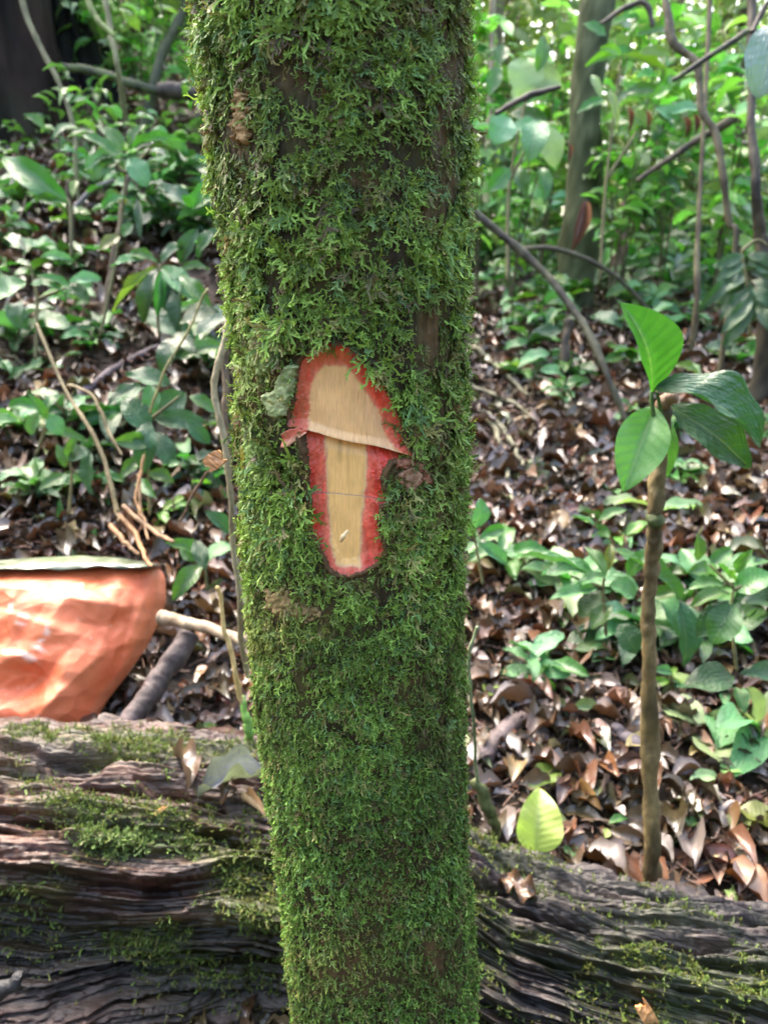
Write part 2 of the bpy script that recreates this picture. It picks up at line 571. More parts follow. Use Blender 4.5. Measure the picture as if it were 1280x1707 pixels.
# ------------------------------------------------------------------ the mossy tree
YT = 0.75
_ys = np.array([-400, 0, 200, 400, 600, 800, 1000, 1200, 1400, 1600, 1707, 1900])
_l = np.array([262, 322, 349, 374, 395, 403, 410, 433, 458, 477, 486, 500])
_r = np.array([786, 781, 781, 779, 777, 774, 775, 771, 780, 794, 797, 805])
_r0 = ray((_l + _r) / 2, _ys)
_d = YT / _r0[:, 1]
T_Z = (CAM[2] + _r0[:, 2] * _d)[::-1]
T_X = (_r0[:, 0] * _d)[::-1]
T_R = (_d * ((_r - _l) / 2 - 6) / np.sqrt(FP ** 2 + ((_r - _l) / 2) ** 2))[::-1]
# continue up and down smoothly
T_Z = np.concatenate([[-0.15, 0.02], T_Z, [2.4, 4.2]])
T_X = np.concatenate([[T_X[0] + .02, T_X[0] + .012], T_X, [T_X[-1] - .04, T_X[-1] - .12]])
T_R = np.concatenate([[0.19, 0.145], T_R, [T_R[-1] * .96, T_R[-1] * .88]])
def t_c(z): return np.interp(z, T_Z, T_X)
def t_rad(z): return np.interp(z, T_Z, T_R)
def surf(phi, z, h=0.0):
    R = t_rad(z) + h
    return np.stack([t_c(z) + R * np.cos(phi), YT + R * np.sin(phi), z + 0 * phi], -1)
def t_hit(px, py, h=0.0):
    """phi, z where the sight line meets the trunk surface"""
    r = ray(px, py); px = np.asarray(px, float)
    d = np.full(px.shape, 0.62)
    for _ in range(60):
        q = CAM + r * d[..., None]
        f = np.hypot(q[..., 0] - t_c(q[..., 2]), q[..., 1] - YT) - (t_rad(q[..., 2]) + h)
        d = d + np.clip(f, -0.05, 0.05) * .8
    q = CAM + r * d[..., None]
    return np.arctan2(q[..., 1] - YT, q[..., 0] - t_c(q[..., 2])), q[..., 2]

CUT = [(544, 574), (562, 574), (577, 579), (596, 594), (612, 620), (628, 634), (642, 645), (650, 660), (656, 671), (662, 690), (669, 704), (674, 728), (677, 748), (688, 762),
       (668, 768), (652, 770), (641, 786), (637, 802), (642, 822), (652, 838), (635, 844), (631, 868), (634, 894), (642, 922), (632, 938), (610, 953),
       (583, 961), (557, 957), (547, 945), (540, 926), (532, 911), (516, 884), (519, 861), (514, 822), (512, 783), (508, 750), (505, 735), (489, 716),
       (484, 700), (486, 684), (493, 661), (495, 628), (501, 606), (511, 592), (526, 580)]
WUP = [(516, 640), (524, 625), (538, 614), (556, 612), (574, 615), (590, 628), (603, 645), (619, 668), (634, 688), (641, 712), (652, 735), (664, 756), (640, 753), (610, 748),
       (577, 740), (537, 730), (511, 719), (509, 700), (511, 681), (514, 655)]
WLO = [(536, 726), (610, 744), (610, 816), (603, 825), (606, 836), (603, 855), (599, 901), (597, 945), (564, 943), (554, 917), (547, 862), (544, 809), (541, 763)]

def in_cut(px, py, grow=0.0):
    px = np.asarray(px); py = np.asarray(py)
    s = np.full(px.shape, 99.0)
    b = (px > 440) & (px < 730) & (py > 540) & (py < 1000)
    if b.any():
        x, y = px[b], py[b]
        s[b] = sdf(x + 3.0 * fbm(x / 14, y / 14, 0, 3, 3) + 1.8 * fbm(x / 3.5, y / 3.5, 0, 5, 2), y + 2.0 * fbm(x / 14, y / 14, 0, 9, 3), CUT)
    return s - grow

def blob(px, py, cx, cy, rx, ry, ang=0.0):
    a = math.radians(ang)
    dx, dy = px - cx, py - cy
    u = (dx * math.cos(a) + dy * math.sin(a)) / rx; v = (-dx * math.sin(a) + dy * math.cos(a)) / ry
    return np.exp(-(u * u + v * v))

def bare_mask(px, py):
    """where the bark shows through the moss: 0..1"""
    m = 1.1 * blob(px, py, 402, 205, 20, 55, 8) + 0.7 * blob(px, py, 745, 210, 24, 190, 3) + 0.55 * blob(px, py, 700, 20, 70, 45)
    m = m + 1.0 * blob(px, py, 465, 1000, 30, 24) + .8 * blob(px, py, 515, 1025, 35, 20, 20) + .9 * blob(px, py, 688, 792, 28, 22, 20) + 0.35 * blob(px, py, 655, 880, 16, 70)
    m = m + .7 * blob(px, py, 415, 640, 22, 60) + .8 * blob(px, py, 430, 1075, 40, 16) + .6 * blob(px, py, 690, 1150, 30, 40) + .7 * blob(px, py, 720, 560, 20, 70) + .6 * blob(px, py, 500, 130, 40, 20) + .6 * blob(px, py, 620, 300, 50, 14) + .6 * blob(px, py, 720, 1600, 30, 60)
    m = m + .9 * blob(px, py, 448, 610, 26, 45) + 1.0 * blob(px, py, 735, 800, 18, 120) + .7 * blob(px, py, 570, 1610, 60, 50) + .6 * blob(px, py, 640, 1490, 45, 25)
    m = m + .6 * blob(px, py, 730, 1230, 26, 50) + .6 * blob(px, py, 590, 975, 50, 12) + .5 * blob(px, py, 680, 360, 60, 25) + .5 * blob(px, py, 590, 450, 50, 18)
    return np.clip(m, 0, 1.3)

def trunk_h(phi, z, px, py, base=True):
    """relief of the bark"""
    cx, sx = np.cos(phi), np.sin(phi)
    h = 0.0028 * fbm(cx * 9, sx * 9, z * 7, 11, 4) + 0.0022 * fbm(cx * 26, sx * 26, z * 9, 21, 3)
    h = h + 0.004 * fbm(cx * 2.5, sx * 2.5, z * 3, 41, 2) + 0.0014 * fbm(cx * 34, sx * 34, z * 150, 43, 3)
    return h

tree = root("mossy_tree", (t_c(0.0), YT, 0.05), "moss covered tree trunk with a red edged machete blaze", "tree")

def build_trunk():
    zs = np.concatenate([np.linspace(-0.12, 0.2, 60), np.linspace(0.2, 1.45, 760)[1:], np.linspace(1.45, 4.2, 160)[1:]])
    nph = 420
    ph = np.linspace(0, 2 * np.pi, nph, endpoint=False) - math.pi / 2
    Z, PH = np.meshgrid(zs, ph, indexing='ij')
    p0 = surf(PH, Z)
    px, py = proj(p0)
    front = np.sin(PH) < 0.1
    h = trunk_h(PH, Z, px, py)
    s = np.where(front, in_cut(px, py), 99)
    h = np.where(s < 2, h * .4, h) - 0.016 * sstep(-1.0, -4.0, s)
    h = h + 0.002 * np.exp(-((s - 3) / 3) ** 2) * (s > 0)
    b = np.where(front, bare_mask(px, py), 0.2 * (fbm(np.cos(PH) * 4, np.sin(PH) * 4, Z * 4, 77) > .1))
    # small eroded pits in the bark on the upper right
    pit = np.clip(fbm(np.cos(PH) * 60, np.sin(PH) * 60, Z * 22, 51, 3) - .05, 0, 1)
    h = h - 0.010 * pit * np.clip(b, 0, 1)
    p1 = surf(PH, Z, h)
    n1 = fbm(np.cos(PH) * 30, np.sin(PH) * 30, Z * 16, 61, 4)[..., None]
    n2 = fbm(np.cos(PH) * 10, np.sin(PH) * 10, Z * 6, 62, 3)[..., None]
    dark = np.array([0.034, 0.024, 0.012]); brown = np.array([0.13, 0.075, 0.038]); tan = np.array([0.27, 0.17, 0.075]); olive = np.array([0.06, 0.06, 0.018])
    olive = olive * 1.5; dark = dark * 1.1
    c = dark + (olive - dark) * np.clip(.5 + n2, 0, 1)
    bb = np.clip(b, 0, 1)[..., None]
    c = c * (1 - bb) + (brown * (1 - np.clip(.5 + n1 * 1.5, 0, 1)) + tan * np.clip(.5 + n1 * 1.5, 0, 1)) * bb
    red = (blob(px, py, 452, 605, 24, 40) * front)[..., None]
    c = c * (1 - .7 * red) + np.array([.18, .045, .02]) * .7 * red
    rim = .8 * np.exp(-((s - 1) / 3.5) ** 2)[..., None]
    c = c * (1 - rim) + np.array([.20, .11, .05]) * rim
    c = c * np.array([.62, .58, .55])
    m = mesh_np("trunk", p1.reshape(-1, 3), grid_faces(len(zs), nph, True), col=c.reshape(-1, 3), mat=M_BARK)
    part("trunk", m, tree)
build_trunk()

def build_blaze():
    xs = np.arange(462, 702, 0.9); ys = np.arange(566, 968, 0.9)
    PX, PY = np.meshgrid(xs, ys)
    phi, z = t_hit(PX, PY)
    jx = PX + 3.0 * fbm(PX / 14, PY / 14, 0, 3, 3) + 1.8 * fbm(PX / 3.5, PY / 3.5, 0, 5, 2); jy = PY + 2.0 * fbm(PX / 14, PY / 14, 0, 9, 3)
    s = sdf(jx, jy, CUT); e1 = 1.6 * fbm(PX / 7, PY / 14, 0, 71, 3) + .5 * fbm(PX / 2, PY / 5, 0, 72, 2)
    su = sdf(jx, jy, WUP) - 1.5 + e1; sl = sdf(jx, jy, WLO) - 3.5 + e1
    lip = 719 + (PX - 511) * (756 - 719) / (659 - 511) + 3 * np.sin((PX - 511) / 30)      # lower edge of the upper stroke
    up = PY < lip
    # depth of the strokes into the trunk
    inner = np.clip(-s / 24, 0, 1)
    d_up = 0.0015 + 0.0075 * inner ** 0.7 * (1 + .25 * np.clip((PY - 600) / 130, 0, 1))
    d_lo = 0.003 + 0.0095 * inner ** 0.6 * (1 - .35 * np.clip((PY - 740) / 210, 0, 1))
    crackline = 824 + (PX - 514) * .09
    d_lo = d_lo + 0.0012 * sstep(crackline + 1, crackline - 1, PY)
    dep = np.where(up, d_up - .0035 * sstep(lip - 16, lip, PY), d_lo + 0.0035 * sstep(lip + 26, lip, PY))
    dep = dep + 0.0006 * fbm(PX / 3.0, PY / 20, 0, 31, 3) * (su < 0) + .0008 * fbm(PX / 6, PY / 16, 0, 35, 3) * (np.minimum(su, sl) > 0)
    dep = dep + 0.0007 * fbm(PX / 14, PY / 40, 0, 37, 2)
    p0 = surf(phi, z, 0.0015 - dep)
    # colours
    g = lambda *c: np.array(c)
    nA = fbm(PX / 5, PY / 16, 0, 41, 4)[..., None]; nB = fbm(PX / 20, PY / 20, 0, 43, 3)[..., None]; fine = fbm(PX / 1.6, PY / 14, 0, 44, 2)[..., None]
    wood_u = g(.90, .53, .23) * (1 + .14 * nB + .10 * fine + .04 * fbm(PX / 2.2, PY / 50, 0, 49, 2)[..., None]); wood_u = wood_u + g(.06, .05, .035) * blob(PX, PY, 540, 712, 30, 14)[..., None]
    rightp = sstep(590, 640, PX + .3 * (700 - PY))[..., None]
    wood_u = wood_u * (1 - .5 * rightp) + g(.86, .50, .29) * .5 * rightp
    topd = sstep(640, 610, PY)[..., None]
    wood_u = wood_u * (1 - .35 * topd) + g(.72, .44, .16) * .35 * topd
    wood_l = g(.92, .54, .19) * (1 + .12 * nB + .12 * fine + .10 * fbm(PX / 2.0, PY / 60, 0, 48, 2)[..., None])
    streak = np.maximum(blob(PX, PY, 563, 752, 5, 26), .7 * blob(PX, PY, 580, 790, 6, 40))[..., None]
    wood_l = wood_l * (1 - .45 * streak) + g(.30, .15, .05) * .45 * streak
    red = g(.66, .048, .026) * (1 + .6 * nA); pink = g(.82, .20, .12); dk = g(.30, .03, .022)
    outer = np.clip(-s / 16, 0, 1)[..., None]
    mot = np.clip(.5 + 1.3 * fbm(PX / 6, PY / 22, 0, 47, 3), 0, 1)[..., None]
    r = red * (1 - .5 * mot) + pink * .5 * mot
    r = r * (.55 + .45 * outer) + dk * .3 * (1 - outer)
    near = np.exp(-(np.minimum(np.where(up, su, 99), np.where(up, 99, sl)) / 9) ** 2)[..., None]
    r = r * (1 - .5 * near) + g(.86, .28, .17) * .5 * near
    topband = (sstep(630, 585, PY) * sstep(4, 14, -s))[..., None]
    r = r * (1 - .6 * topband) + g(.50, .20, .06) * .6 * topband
    lft = blob(PX, PY, 500, 690, 14, 90)[..., None]
    r = r * (1 - .45 * lft) + g(.52, .17, .07) * .45 * lft
    edge = np.exp(-(np.minimum(np.where(up, su, 99), np.where(up, 99, sl)) / 2.4) ** 2)[..., None]     # pale cambium line
    wu = sstep(2.5, -2.5, su)[..., None]; wl = sstep(1.5, -1.5, sl)[..., None]
    w = np.where(up[..., None], wu, wl)
    wood = np.where(up[..., None], wood_u, wood_l)
    c = r * (1 - w) + wood * w
    e = edge * np.where(up[..., None], .35, .8)
    c = c * (1 - e) + g(.74, .47, .24) * e
    lipc = (np.exp(-((PY - lip) / 2.2) ** 2) * (s < -3) * sstep(500, 515, PX))[..., None]
    c = c * (1 - .7 * lipc) + g(.78, .52, .30) * .7 * lipc
    cr = np.exp(-((PY - crackline) / 1.1) ** 2)[..., None] * (~up[..., None])
    c = c * (1 - .75 * cr) + g(.10, .05, .03) * .75 * cr
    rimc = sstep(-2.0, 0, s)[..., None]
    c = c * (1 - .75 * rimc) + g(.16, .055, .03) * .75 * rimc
    ny, nx = PX.shape
    F = grid_faces(ny, nx)
    cs = s.ravel()[F].mean(1)
    upf = up.ravel()[F].mean(1) > .5
    wf = np.where(upf, su.ravel()[F].mean(1), sl.ravel()[F].mean(1)) < 0
    keep = cs < 1.5
    V = p0.reshape(-1, 3); C = c.reshape(-1, 3)
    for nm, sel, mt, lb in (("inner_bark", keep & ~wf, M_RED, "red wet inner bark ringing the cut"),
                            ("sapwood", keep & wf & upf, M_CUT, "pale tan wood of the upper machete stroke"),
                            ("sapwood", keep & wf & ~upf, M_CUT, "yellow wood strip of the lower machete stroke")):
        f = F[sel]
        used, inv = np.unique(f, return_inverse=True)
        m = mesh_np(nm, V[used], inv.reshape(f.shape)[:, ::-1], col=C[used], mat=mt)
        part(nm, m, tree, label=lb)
    # peeled red flap at the left end of the upper stroke
    n, k = 22, 9
    t = np.linspace(0, 1, n)[:, None]; v = np.linspace(0, 1, k)[None, :]
    jg = 1.6 * noise(t * 9, 3.1, 0, 6)
    topx = np.interp(t, [0, .6, 1], [514, 486, 476]); topy = np.interp(t, [0, .35, .65, 1], [717, 713, 714, 722]) + jg
    botx = np.interp(t, [0, .4, 1], [512, 496, 474]); boty = np.interp(t, [0, .4, .7, 1], [721, 733, 742, 745]) + jg * t
    fx = topx * (1 - v) + botx * v; fy = topy * (1 - v) + boty * v
    ph, zz = t_hit(fx, fy)
    hh = 0.0015 + 0.0045 * t ** 1.2 - 0.002 * np.sin(v * np.pi) * t + .0008 * noise(t * 8, v * 5, 0, 8)
    V1 = surf(ph, zz, hh); V2 = surf(ph, zz, hh - 0.0011)
    V = np.vstack([V1.reshape(-1, 3), V2.reshape(-1, 3)])
    f1 = grid_faces(n, k); f2 = f1[:, ::-1] + n * k
    idx = np.arange(n * k).reshape(n, k)
    loop = np.concatenate([idx[:, 0], idx[-1, 1:], idx[::-1, -1][1:], idx[0, ::-1][1:-1]])
    l2 = np.roll(loop, -1)
    f3 = np.stack([loop, l2, l2 + n * k, loop + n * k], -1)
    cc = np.array([.60, .14, .09]) * (1 - v[..., None] * .0) + (np.array([.72, .36, .24]) - np.array([.60, .14, .09])) * sstep(.45, .75, v + 0 * t)[..., None]
    tipd = sstep(.85, 1, t + 0 * v)[..., None]
    cc = cc * (1 - .5 * tipd) + np.array([.42, .08, .05]) * .5 * tipd
    c = np.vstack([cc.reshape(-1, 3)] * 2)
    part("bark_flap", mesh_np("bark_flap", V, np.vstack([f1, f2, f3]), col=c, mat=M_RED), tree)
    # pale splinter standing on the lower wood
    pts = [P(568, 903, .668), P(572, 894, .664), P(580, 884, .667)]
    part("splinter", tube("splinter", pts, [.0013, .0022, .0010], M_CUT, col=(.74, .55, .30), seed=3), tree)
build_blaze()

def patch(name, outline, mat, c0, c1, lift, parent, step=1.6, seed=0, thick=0.002, ns=6, edgej=3.0, label=None, na=.0016):
    """thin crust lying on the trunk inside an outline"""
    o = np.asarray(outline, float)
    xs = np.arange(o[:, 0].min() - 3, o[:, 0].max() + 3, step); ys = np.arange(o[:, 1].min() - 3, o[:, 1].max() + 3, step)
    PX, PY = np.meshgrid(xs, ys)
    s = sdf(PX + edgej * fbm(PX / 6, PY / 6, 0, seed, 3), PY + edgej * fbm(PX / 6, PY / 6, 0, seed + 3, 3), outline)
    phi, z = t_hit(PX, PY)
    h = lift + thick * sstep(0, -4, s) - .004 * sstep(-1.5, 1.5, s) + na * fbm(PX / ns, PY / ns, 0, seed + 7, 4)
    V = surf(phi, z, h).reshape(-1, 3)
    F = grid_faces(*PX.shape)
    F = F[s.ravel()[F].mean(1) < 1.2][:, ::-1]
    mx = np.clip(.5 + 1.3 * fbm(PX / (ns * 1.2), PY / (ns * 1.2), 0, seed + 9, 4), 0, 1).reshape(-1, 1)
    C = np.array(c0) * (1 - mx) + np.array(c1) * mx
    used, inv = np.unique(F, return_inverse=True)
    return part(name, mesh_np(name, V[used], inv.reshape(F.shape), col=C[used], mat=mat), parent, label=label)

patch("lichen", [(424, 545), (440, 548), (458, 570), (462, 598), (452, 622), (438, 628), (428, 606), (424, 575)], M_LICHEN, (.14, .22, .06), (.34, .42, .17), .004, tree, seed=1, edgej=7)
patch("lichen", [(490, 604), (497, 612), (495, 640), (488, 668), (474, 700), (460, 694), (446, 672), (442, 655), (462, 650), (472, 626)], M_LICHEN, (.16, .22, .08), (.36, .40, .20), .006, tree, seed=2, edgej=6)
patch("lichen", [(412, 720), (424, 716), (440, 740), (446, 780), (436, 812), (420, 790), (412, 756)], M_LICHEN, (.12, .20, .05), (.28, .38, .13), .004, tree, seed=4, edgej=8)
patch("knot", [(672, 778), (690, 774), (702, 784), (704, 802), (694, 816), (678, 820), (668, 808), (666, 790)], M_BARK, (.22, .10, .055), (.40, .24, .15), .002, tree, seed=5, thick=.0015, edgej=7, ns=5, na=.0006)
patch("bark_scar", [(655, 768), (682, 764), (700, 770), (716, 792), (720, 806), (708, 812), (700, 790), (684, 776), (664, 780)], M_BARK, (.16, .05, .03), (.32, .15, .09), .002, tree, seed=6, edgej=9, na=.0008)
patch("bark_scar", [(392, 150), (410, 152), (416, 190), (412, 235), (398, 245), (388, 215)], M_BARK, (.20, .13, .05), (.36, .23, .11), .001, tree, seed=8, edgej=12)
patch("bark_scar", [(440, 988), (470, 982), (500, 1004), (530, 1012), (534, 1030), (500, 1034), (470, 1024), (446, 1018)], M_BARK, (.17, .13, .05), (.32, .22, .10), .001, tree, seed=9, edgej=12)

# moss fronds ---------------------------------------------------------------
def frond(seed, n_main=4, forks=4, sub=True, wid=0.09, tris=True, droop=0.5):
    """antler-like ribbon frond of unit length growing +Y, bending over +Z (away from bark) and back"""
    r = np.random.default_rng(seed)
    V, F, L = [], [], []
    def seg_chain(p, d, length, w, n, depth):
        side = np.array([d[1], -d[0], 0.0]); side /= np.linalg.norm(side) + 1e-9
        side = side + np.array([0, 0, r.uniform(-.9, .9)]); side /= np.linalg.norm(side)
        st = length / n
        i0 = len(V)
        V.append(p - side * w / 2); V.append(p + side * w / 2)
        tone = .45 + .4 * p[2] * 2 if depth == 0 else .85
        L.extend([(0, 0, 0, tone)] * 2)
        nodes = [p.copy()]
        dd = d.copy()
        for i in range(n):
            dd = dd + np.array([r.uniform(-.25, .25), r.uniform(-.1, .1) - .0, r.uniform(-.25, .25) - .10 * droop]); dd /= np.linalg.norm(dd)
            p = p + dd * st
            nodes.append(p.copy())
            ww = w * (1 - .28 * (i + 1) / n) * r.uniform(.75, 1.3)
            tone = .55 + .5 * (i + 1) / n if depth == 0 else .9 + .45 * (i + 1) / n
            V.append(p - side * ww / 2); V.append(p + side * ww / 2)
            L.extend([(0, 0, 0, tone)] * 2)
            a = i0 + 2 * i
            F.append((a, a + 1, a + 3, a + 2))
        if depth < (2 if sub else 1):
            for j in range(forks if depth == 0 else 2):
                k = r.integers(1, len(nodes)) if depth == 0 else r.integers(1, len(nodes))
                s = -1 if (j % 2) else 1
                ang = r.uniform(.5, 1.1) * s
                ca, sa = math.cos(ang), math.sin(ang)
                nd_ = np.array([dd[0] * ca - dd[1] * sa, dd[0] * sa + dd[1] * ca, dd[2] + r.uniform(-.3, .5)]); nd_ /= np.linalg.norm(nd_)
                seg_chain(nodes[k], nd_, length * r.uniform(.3, .55), w * .7, 2 if depth == 0 else 1, depth + 1)
    seg_chain(np.zeros(3), np.array([0.0, .75, .65]), 1.0, wid, n_main, 0)
    return np.array(V), np.array(F, int), np.array(L)

big_fr = [frond(100 + i, 4, 4, True, .155) for i in range(14)]
med_fr = [frond(200 + i, 3, 3, False, .21) for i in range(12)]
sm_fr = [frond(300 + i, 2, 2, False, .34) for i in range(10)]

def build_moss():
    # cluster centres over the whole trunk, thinner at the back and above the frame
    def field(N, zlo, zhi, philo=-math.pi, phihi=math.pi):
        z = rng.uniform(zlo, zhi, N); ph = rng.uniform(philo, phihi, N)
        return ph, z
    PHs, Zs, Ls, Ts, Cid, Az = [], [], [], [], [], []
    def clusters(N, zlo, zhi, per, spread, Lr, typ, philo, phihi, dens_seed, holes, aim_sp=.75):
        ph, z = field(N, zlo, zhi, philo, phihi)
        px, py = proj(surf(ph, z))
        front = np.sin(ph) < .25
        b = np.where(front, bare_mask(px, py), .1) + .4 * np.clip(fbm(np.cos(ph) * 2.6, np.sin(ph) * 2.6, z * 20, 301, 3) - .22, 0, .6)
        s = np.where(front, in_cut(px, py), 99)
        nz = fbm(np.cos(ph) * 8, np.sin(ph) * 8, z * 76, dens_seed, 2) * .9 + .08 * fbm(np.cos(ph) * 2, np.sin(ph) * 2, z * 16, dens_seed + 40, 2)
        keep = (rng.random(N) > b * .85) & (nz > holes) & (s > 2)
        ph, z, px, py = ph[keep], z[keep], px[keep], py[keep]
        N = len(ph)
        n = rng.integers(per[0], per[1] + 1, N)
        idx = np.repeat(np.arange(N), n)
        M = len(idx)
        R = t_rad(z[idx])
        PHs.append(ph[idx] + rng.normal(0, spread, M) / R); Zs.append(z[idx] + rng.normal(0, spread, M))
        caim = rng.normal(0, .5, N)
        Az.append(caim[idx] + rng.normal(0, aim_sp, M))
        csz = rng.uniform(.75, 1.2, N)
        Ls.append(rng.uniform(*Lr, M) * csz[idx]); Ts.append(np.full(M, typ)); Cid.append(rng.random(N)[idx])
    F0, F1 = -math.pi * .5 - 2.0, -math.pi * .5 + 2.0
    # upper trunk: large feathery fronds
    clusters(6600, 0.90, 1.42, (4, 6), .0030, (.009, .018), 0, F0, F1, 5, .02)
    clusters(3000, 0.93, 1.42, (2, 4), .003, (.005, .009), 1, F0, F1, 6, -.25)
    # middle
    clusters(4200, 0.66, 0.95, (3, 6), .0028, (.006, .012), 0, F0, F1, 7, -.05)
    clusters(5500, 0.62, 0.97, (3, 5), .0026, (.004, .008), 1, F0, F1, 8, -.35)
    # lower: short dense
    clusters(8000, 0.18, 0.72, (3, 6), .0026, (.0045, .0090), 1, F0, F1, 9, -.18)
    clusters(8000, 0.18, 0.72, (3, 5), .0026, (.003, .0058), 2, F0, F1, 10, -.4)
    # back side and above the frame
    clusters(3000, 0.05, 1.5, (3, 5), .004, (.008, .014), 1, F1, F0 + 2 * math.pi, 11, -.5)
    clusters(5000, 1.42, 4.1, (3, 5), .005, (.012, .02), 1, -math.pi, math.pi, 12, -.4)
    clusters(1500, 0.02, .18, (3, 5), .004, (.006, .01), 1, -math.pi, math.pi, 13, -.5)
    ph = np.concatenate(PHs); z = np.concatenate(Zs); L = np.concatenate(Ls); typ = np.concatenate(Ts); cid = np.concatenate(Cid); az = np.concatenate(Az)
    p = surf(ph, z); px, py = proj(p)
    front = np.sin(ph) < .25
    s = np.where(front, in_cut(px, py), 99)
    keep = s > 2.0 + 2.5 * rng.random(len(s))
    ph, z, L, typ, cid, az, px, py, s = (a[keep] for a in (ph, z, L, typ, cid, az, px, py, s))
    N = len(ph)
    L = L * np.where(s < 9, .6, 1.0) * (1 + .45 * fbm(np.cos(ph) * 2.2, np.sin(ph) * 2.2, z * 18, 72, 2))
    hum = .0065 * fbm(np.cos(ph) * 5, np.sin(ph) * 5, z * 45, 71, 2)
    h = trunk_h(ph, z, px, py) + hum * .8 - .0005 + rng.uniform(-.0015, .003, N)
    pos = surf(ph, z, h)
    nrm = np.stack([np.cos(ph), np.sin(ph), 0 * ph], -1)
    tang = np.stack([-np.sin(ph), np.cos(ph), 0 * ph], -1)
    # growth: mostly hanging down and sideways, tips lifting away from the bark
    mixup = rng.random(N) < .16
    az = np.where(mixup, az + math.pi, az)
    down = np.array([0, 0, -1.0])
    y = np.sin(az)[:, None] * tang + np.cos(az)[:, None] * down + nrm * rng.uniform(-.6, .35, N)[:, None]
    R = frames(y, nrm + .3 * rng.normal(size=(N, 3)))
    # template +Z leaves the bark, +Y is growth
    scl = np.stack([L, L, L * rng.uniform(.3, .75, N)], -1)
    # colours
    lowr = sstep(.95, .55, z)[:, None]
    g1 = np.array([.160, .225, .038]); g2 = np.array([.100, .175, .030]); g3 = np.array([.21, .18, .065]); g4 = np.array([.215, .31, .065]); br = np.array([.10, .065, .03]); bl = np.array([.115, .19, .065])
    n = fbm(np.cos(ph) * 4, np.sin(ph) * 4, z * 36, 81, 3)
    n2 = fbm(np.cos(ph) * 1.6, np.sin(ph) * 1.6, z * 11, 85, 2)
    base = g1 * (1 - lowr) + g2 * lowr
    k = np.clip(.45 + 1.2 * n, 0, 1)[:, None]
    c = base * (1 - .5 * k) + g4 * .5 * k * (1 - .4 * lowr)
    c = np.where((cid < .12)[:, None], g3, c)
    c = np.where(((cid > .12) & (cid < .19))[:, None], br, c)
    c = np.where(((cid > .19) & (cid < .32))[:, None], bl, c)
    c = np.where(((cid > .9))[:, None], g4, c)
    db = np.clip(bare_mask(px, py) * 1.1, 0, 1)[:, None] * np.clip(.3 + rng.random((N, 1)), 0, 1)
    c = c * (1 - .7 * db) + g3 * .8 * .7 * db
    ob = np.clip(.9 * blob(px, py, 440, 1050, 70, 40) + .7 * blob(px, py, 600, 1600, 90, 60), 0, 1)[:, None]
    c = c * (1 - .4 * ob) + np.array([.22, .19, .05]) * .4 * ob
    c = c * (1 + .5 * n2[:, None]) * rng.uniform(.55, 1.5, (N, 1)) * np.array([.98, 1.14, 1.0])
    which = np.where(typ == 0, rng.integers(0, 14, N), np.where(typ == 1, 14 + rng.integers(0, 12, N), 26 + rng.integers(0, 10, N)))
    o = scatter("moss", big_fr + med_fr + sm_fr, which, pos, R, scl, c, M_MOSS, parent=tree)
    print("moss fronds", N, "faces", len(o.data.polygons))
build_moss()

# ------------------------------------------------------------------ fallen log
LX = np.array([-2.2, -1.3, -.75, -.5, -.24, -.05, .10, .20, .40, .635, .95, 1.5])
LYc = np.array([1.60, 1.44, 1.36, 1.35, 1.32, 1.29, 1.24, 1.19, 1.12, 1.055, .98, .86])
LZc = np.array([.36, .325, .305, .304, .288, .255, .20, .155, .134, .120, .10, .07])
LRr = np.array([.36, .35, .34, .32, .275, .245, .225, .21, .20, .20, .195, .18])
_ang = np.radians(np.array([32, 32, 32, 32, 33, 36, 39, 40, 42, 44, 45, 46]))
LYa = LYc - LRr * np.sin(_ang); LZa = LZc - LRr * np.cos(_ang)
def log_pt(x, th, h=0.0):
    """th: 0 = front (towards the camera), 90 deg = top"""
    R = np.interp(x, LX, LRr) + h
    y0 = np.interp(x, LX, LYa); z0 = np.interp(x, LX, LZa)
    return np.stack([x + 0 * th, y0 - R * np.cos(th), z0 + R * np.sin(th)], -1)

def log_h(x, th):
    a = th * 5.2 + .55 * fbm(x * 1.6, th * .8, 0, 91, 3) + .55 * x + .35 * fbm(x * 5, th * 3, 0, 89, 3)
    rid = 1 - np.abs(fbm(x * .9 + 5, a * 1.05, 0, 92, 3)) * 2.4
    rid2 = 1 - np.abs(fbm(x * 2.6, a * 2.9, 0, 93, 3)) * 2.2
    rid3 = 1 - np.abs(fbm(x * 6, a * 7.5, 0, 96, 3)) * 2.2
    fine = fbm(x * 16, a * 20, 0, 94, 3)
    h = .012 * rid + .006 * rid2 + .004 * rid3 + .005 * fine + .018 * fbm(x * 1.7, th * 1.5, 0, 95, 2) + .013 * fbm(x * 9, th * 5, 0, 97, 4)
    gro = np.clip(fbm(x * 1.3 + 9, a * 1.4 + 3, 0, 98, 2) - .14, 0, 1)
    gro2 = np.clip(fbm(x * 3.2 + 9, a * 3.6 + 3, 0, 99, 2) - .22, 0, 1)
    k1 = np.floor(a * 3.1); k2 = np.floor(a * 7.3)
    brk = sstep(.05, .22, noise(x * 7 + k1 * 7.31, k1 * .77, 0, 85)) * .010 + sstep(.1, .25, noise(x * 17 + k2 * 5.13, k2 * .61, 0, 86)) * .006
    h = h - brk
    return h - .06 * gro - .05 * gro2 + .012 * fbm(x * 22, th * 9, 0, 88, 3)

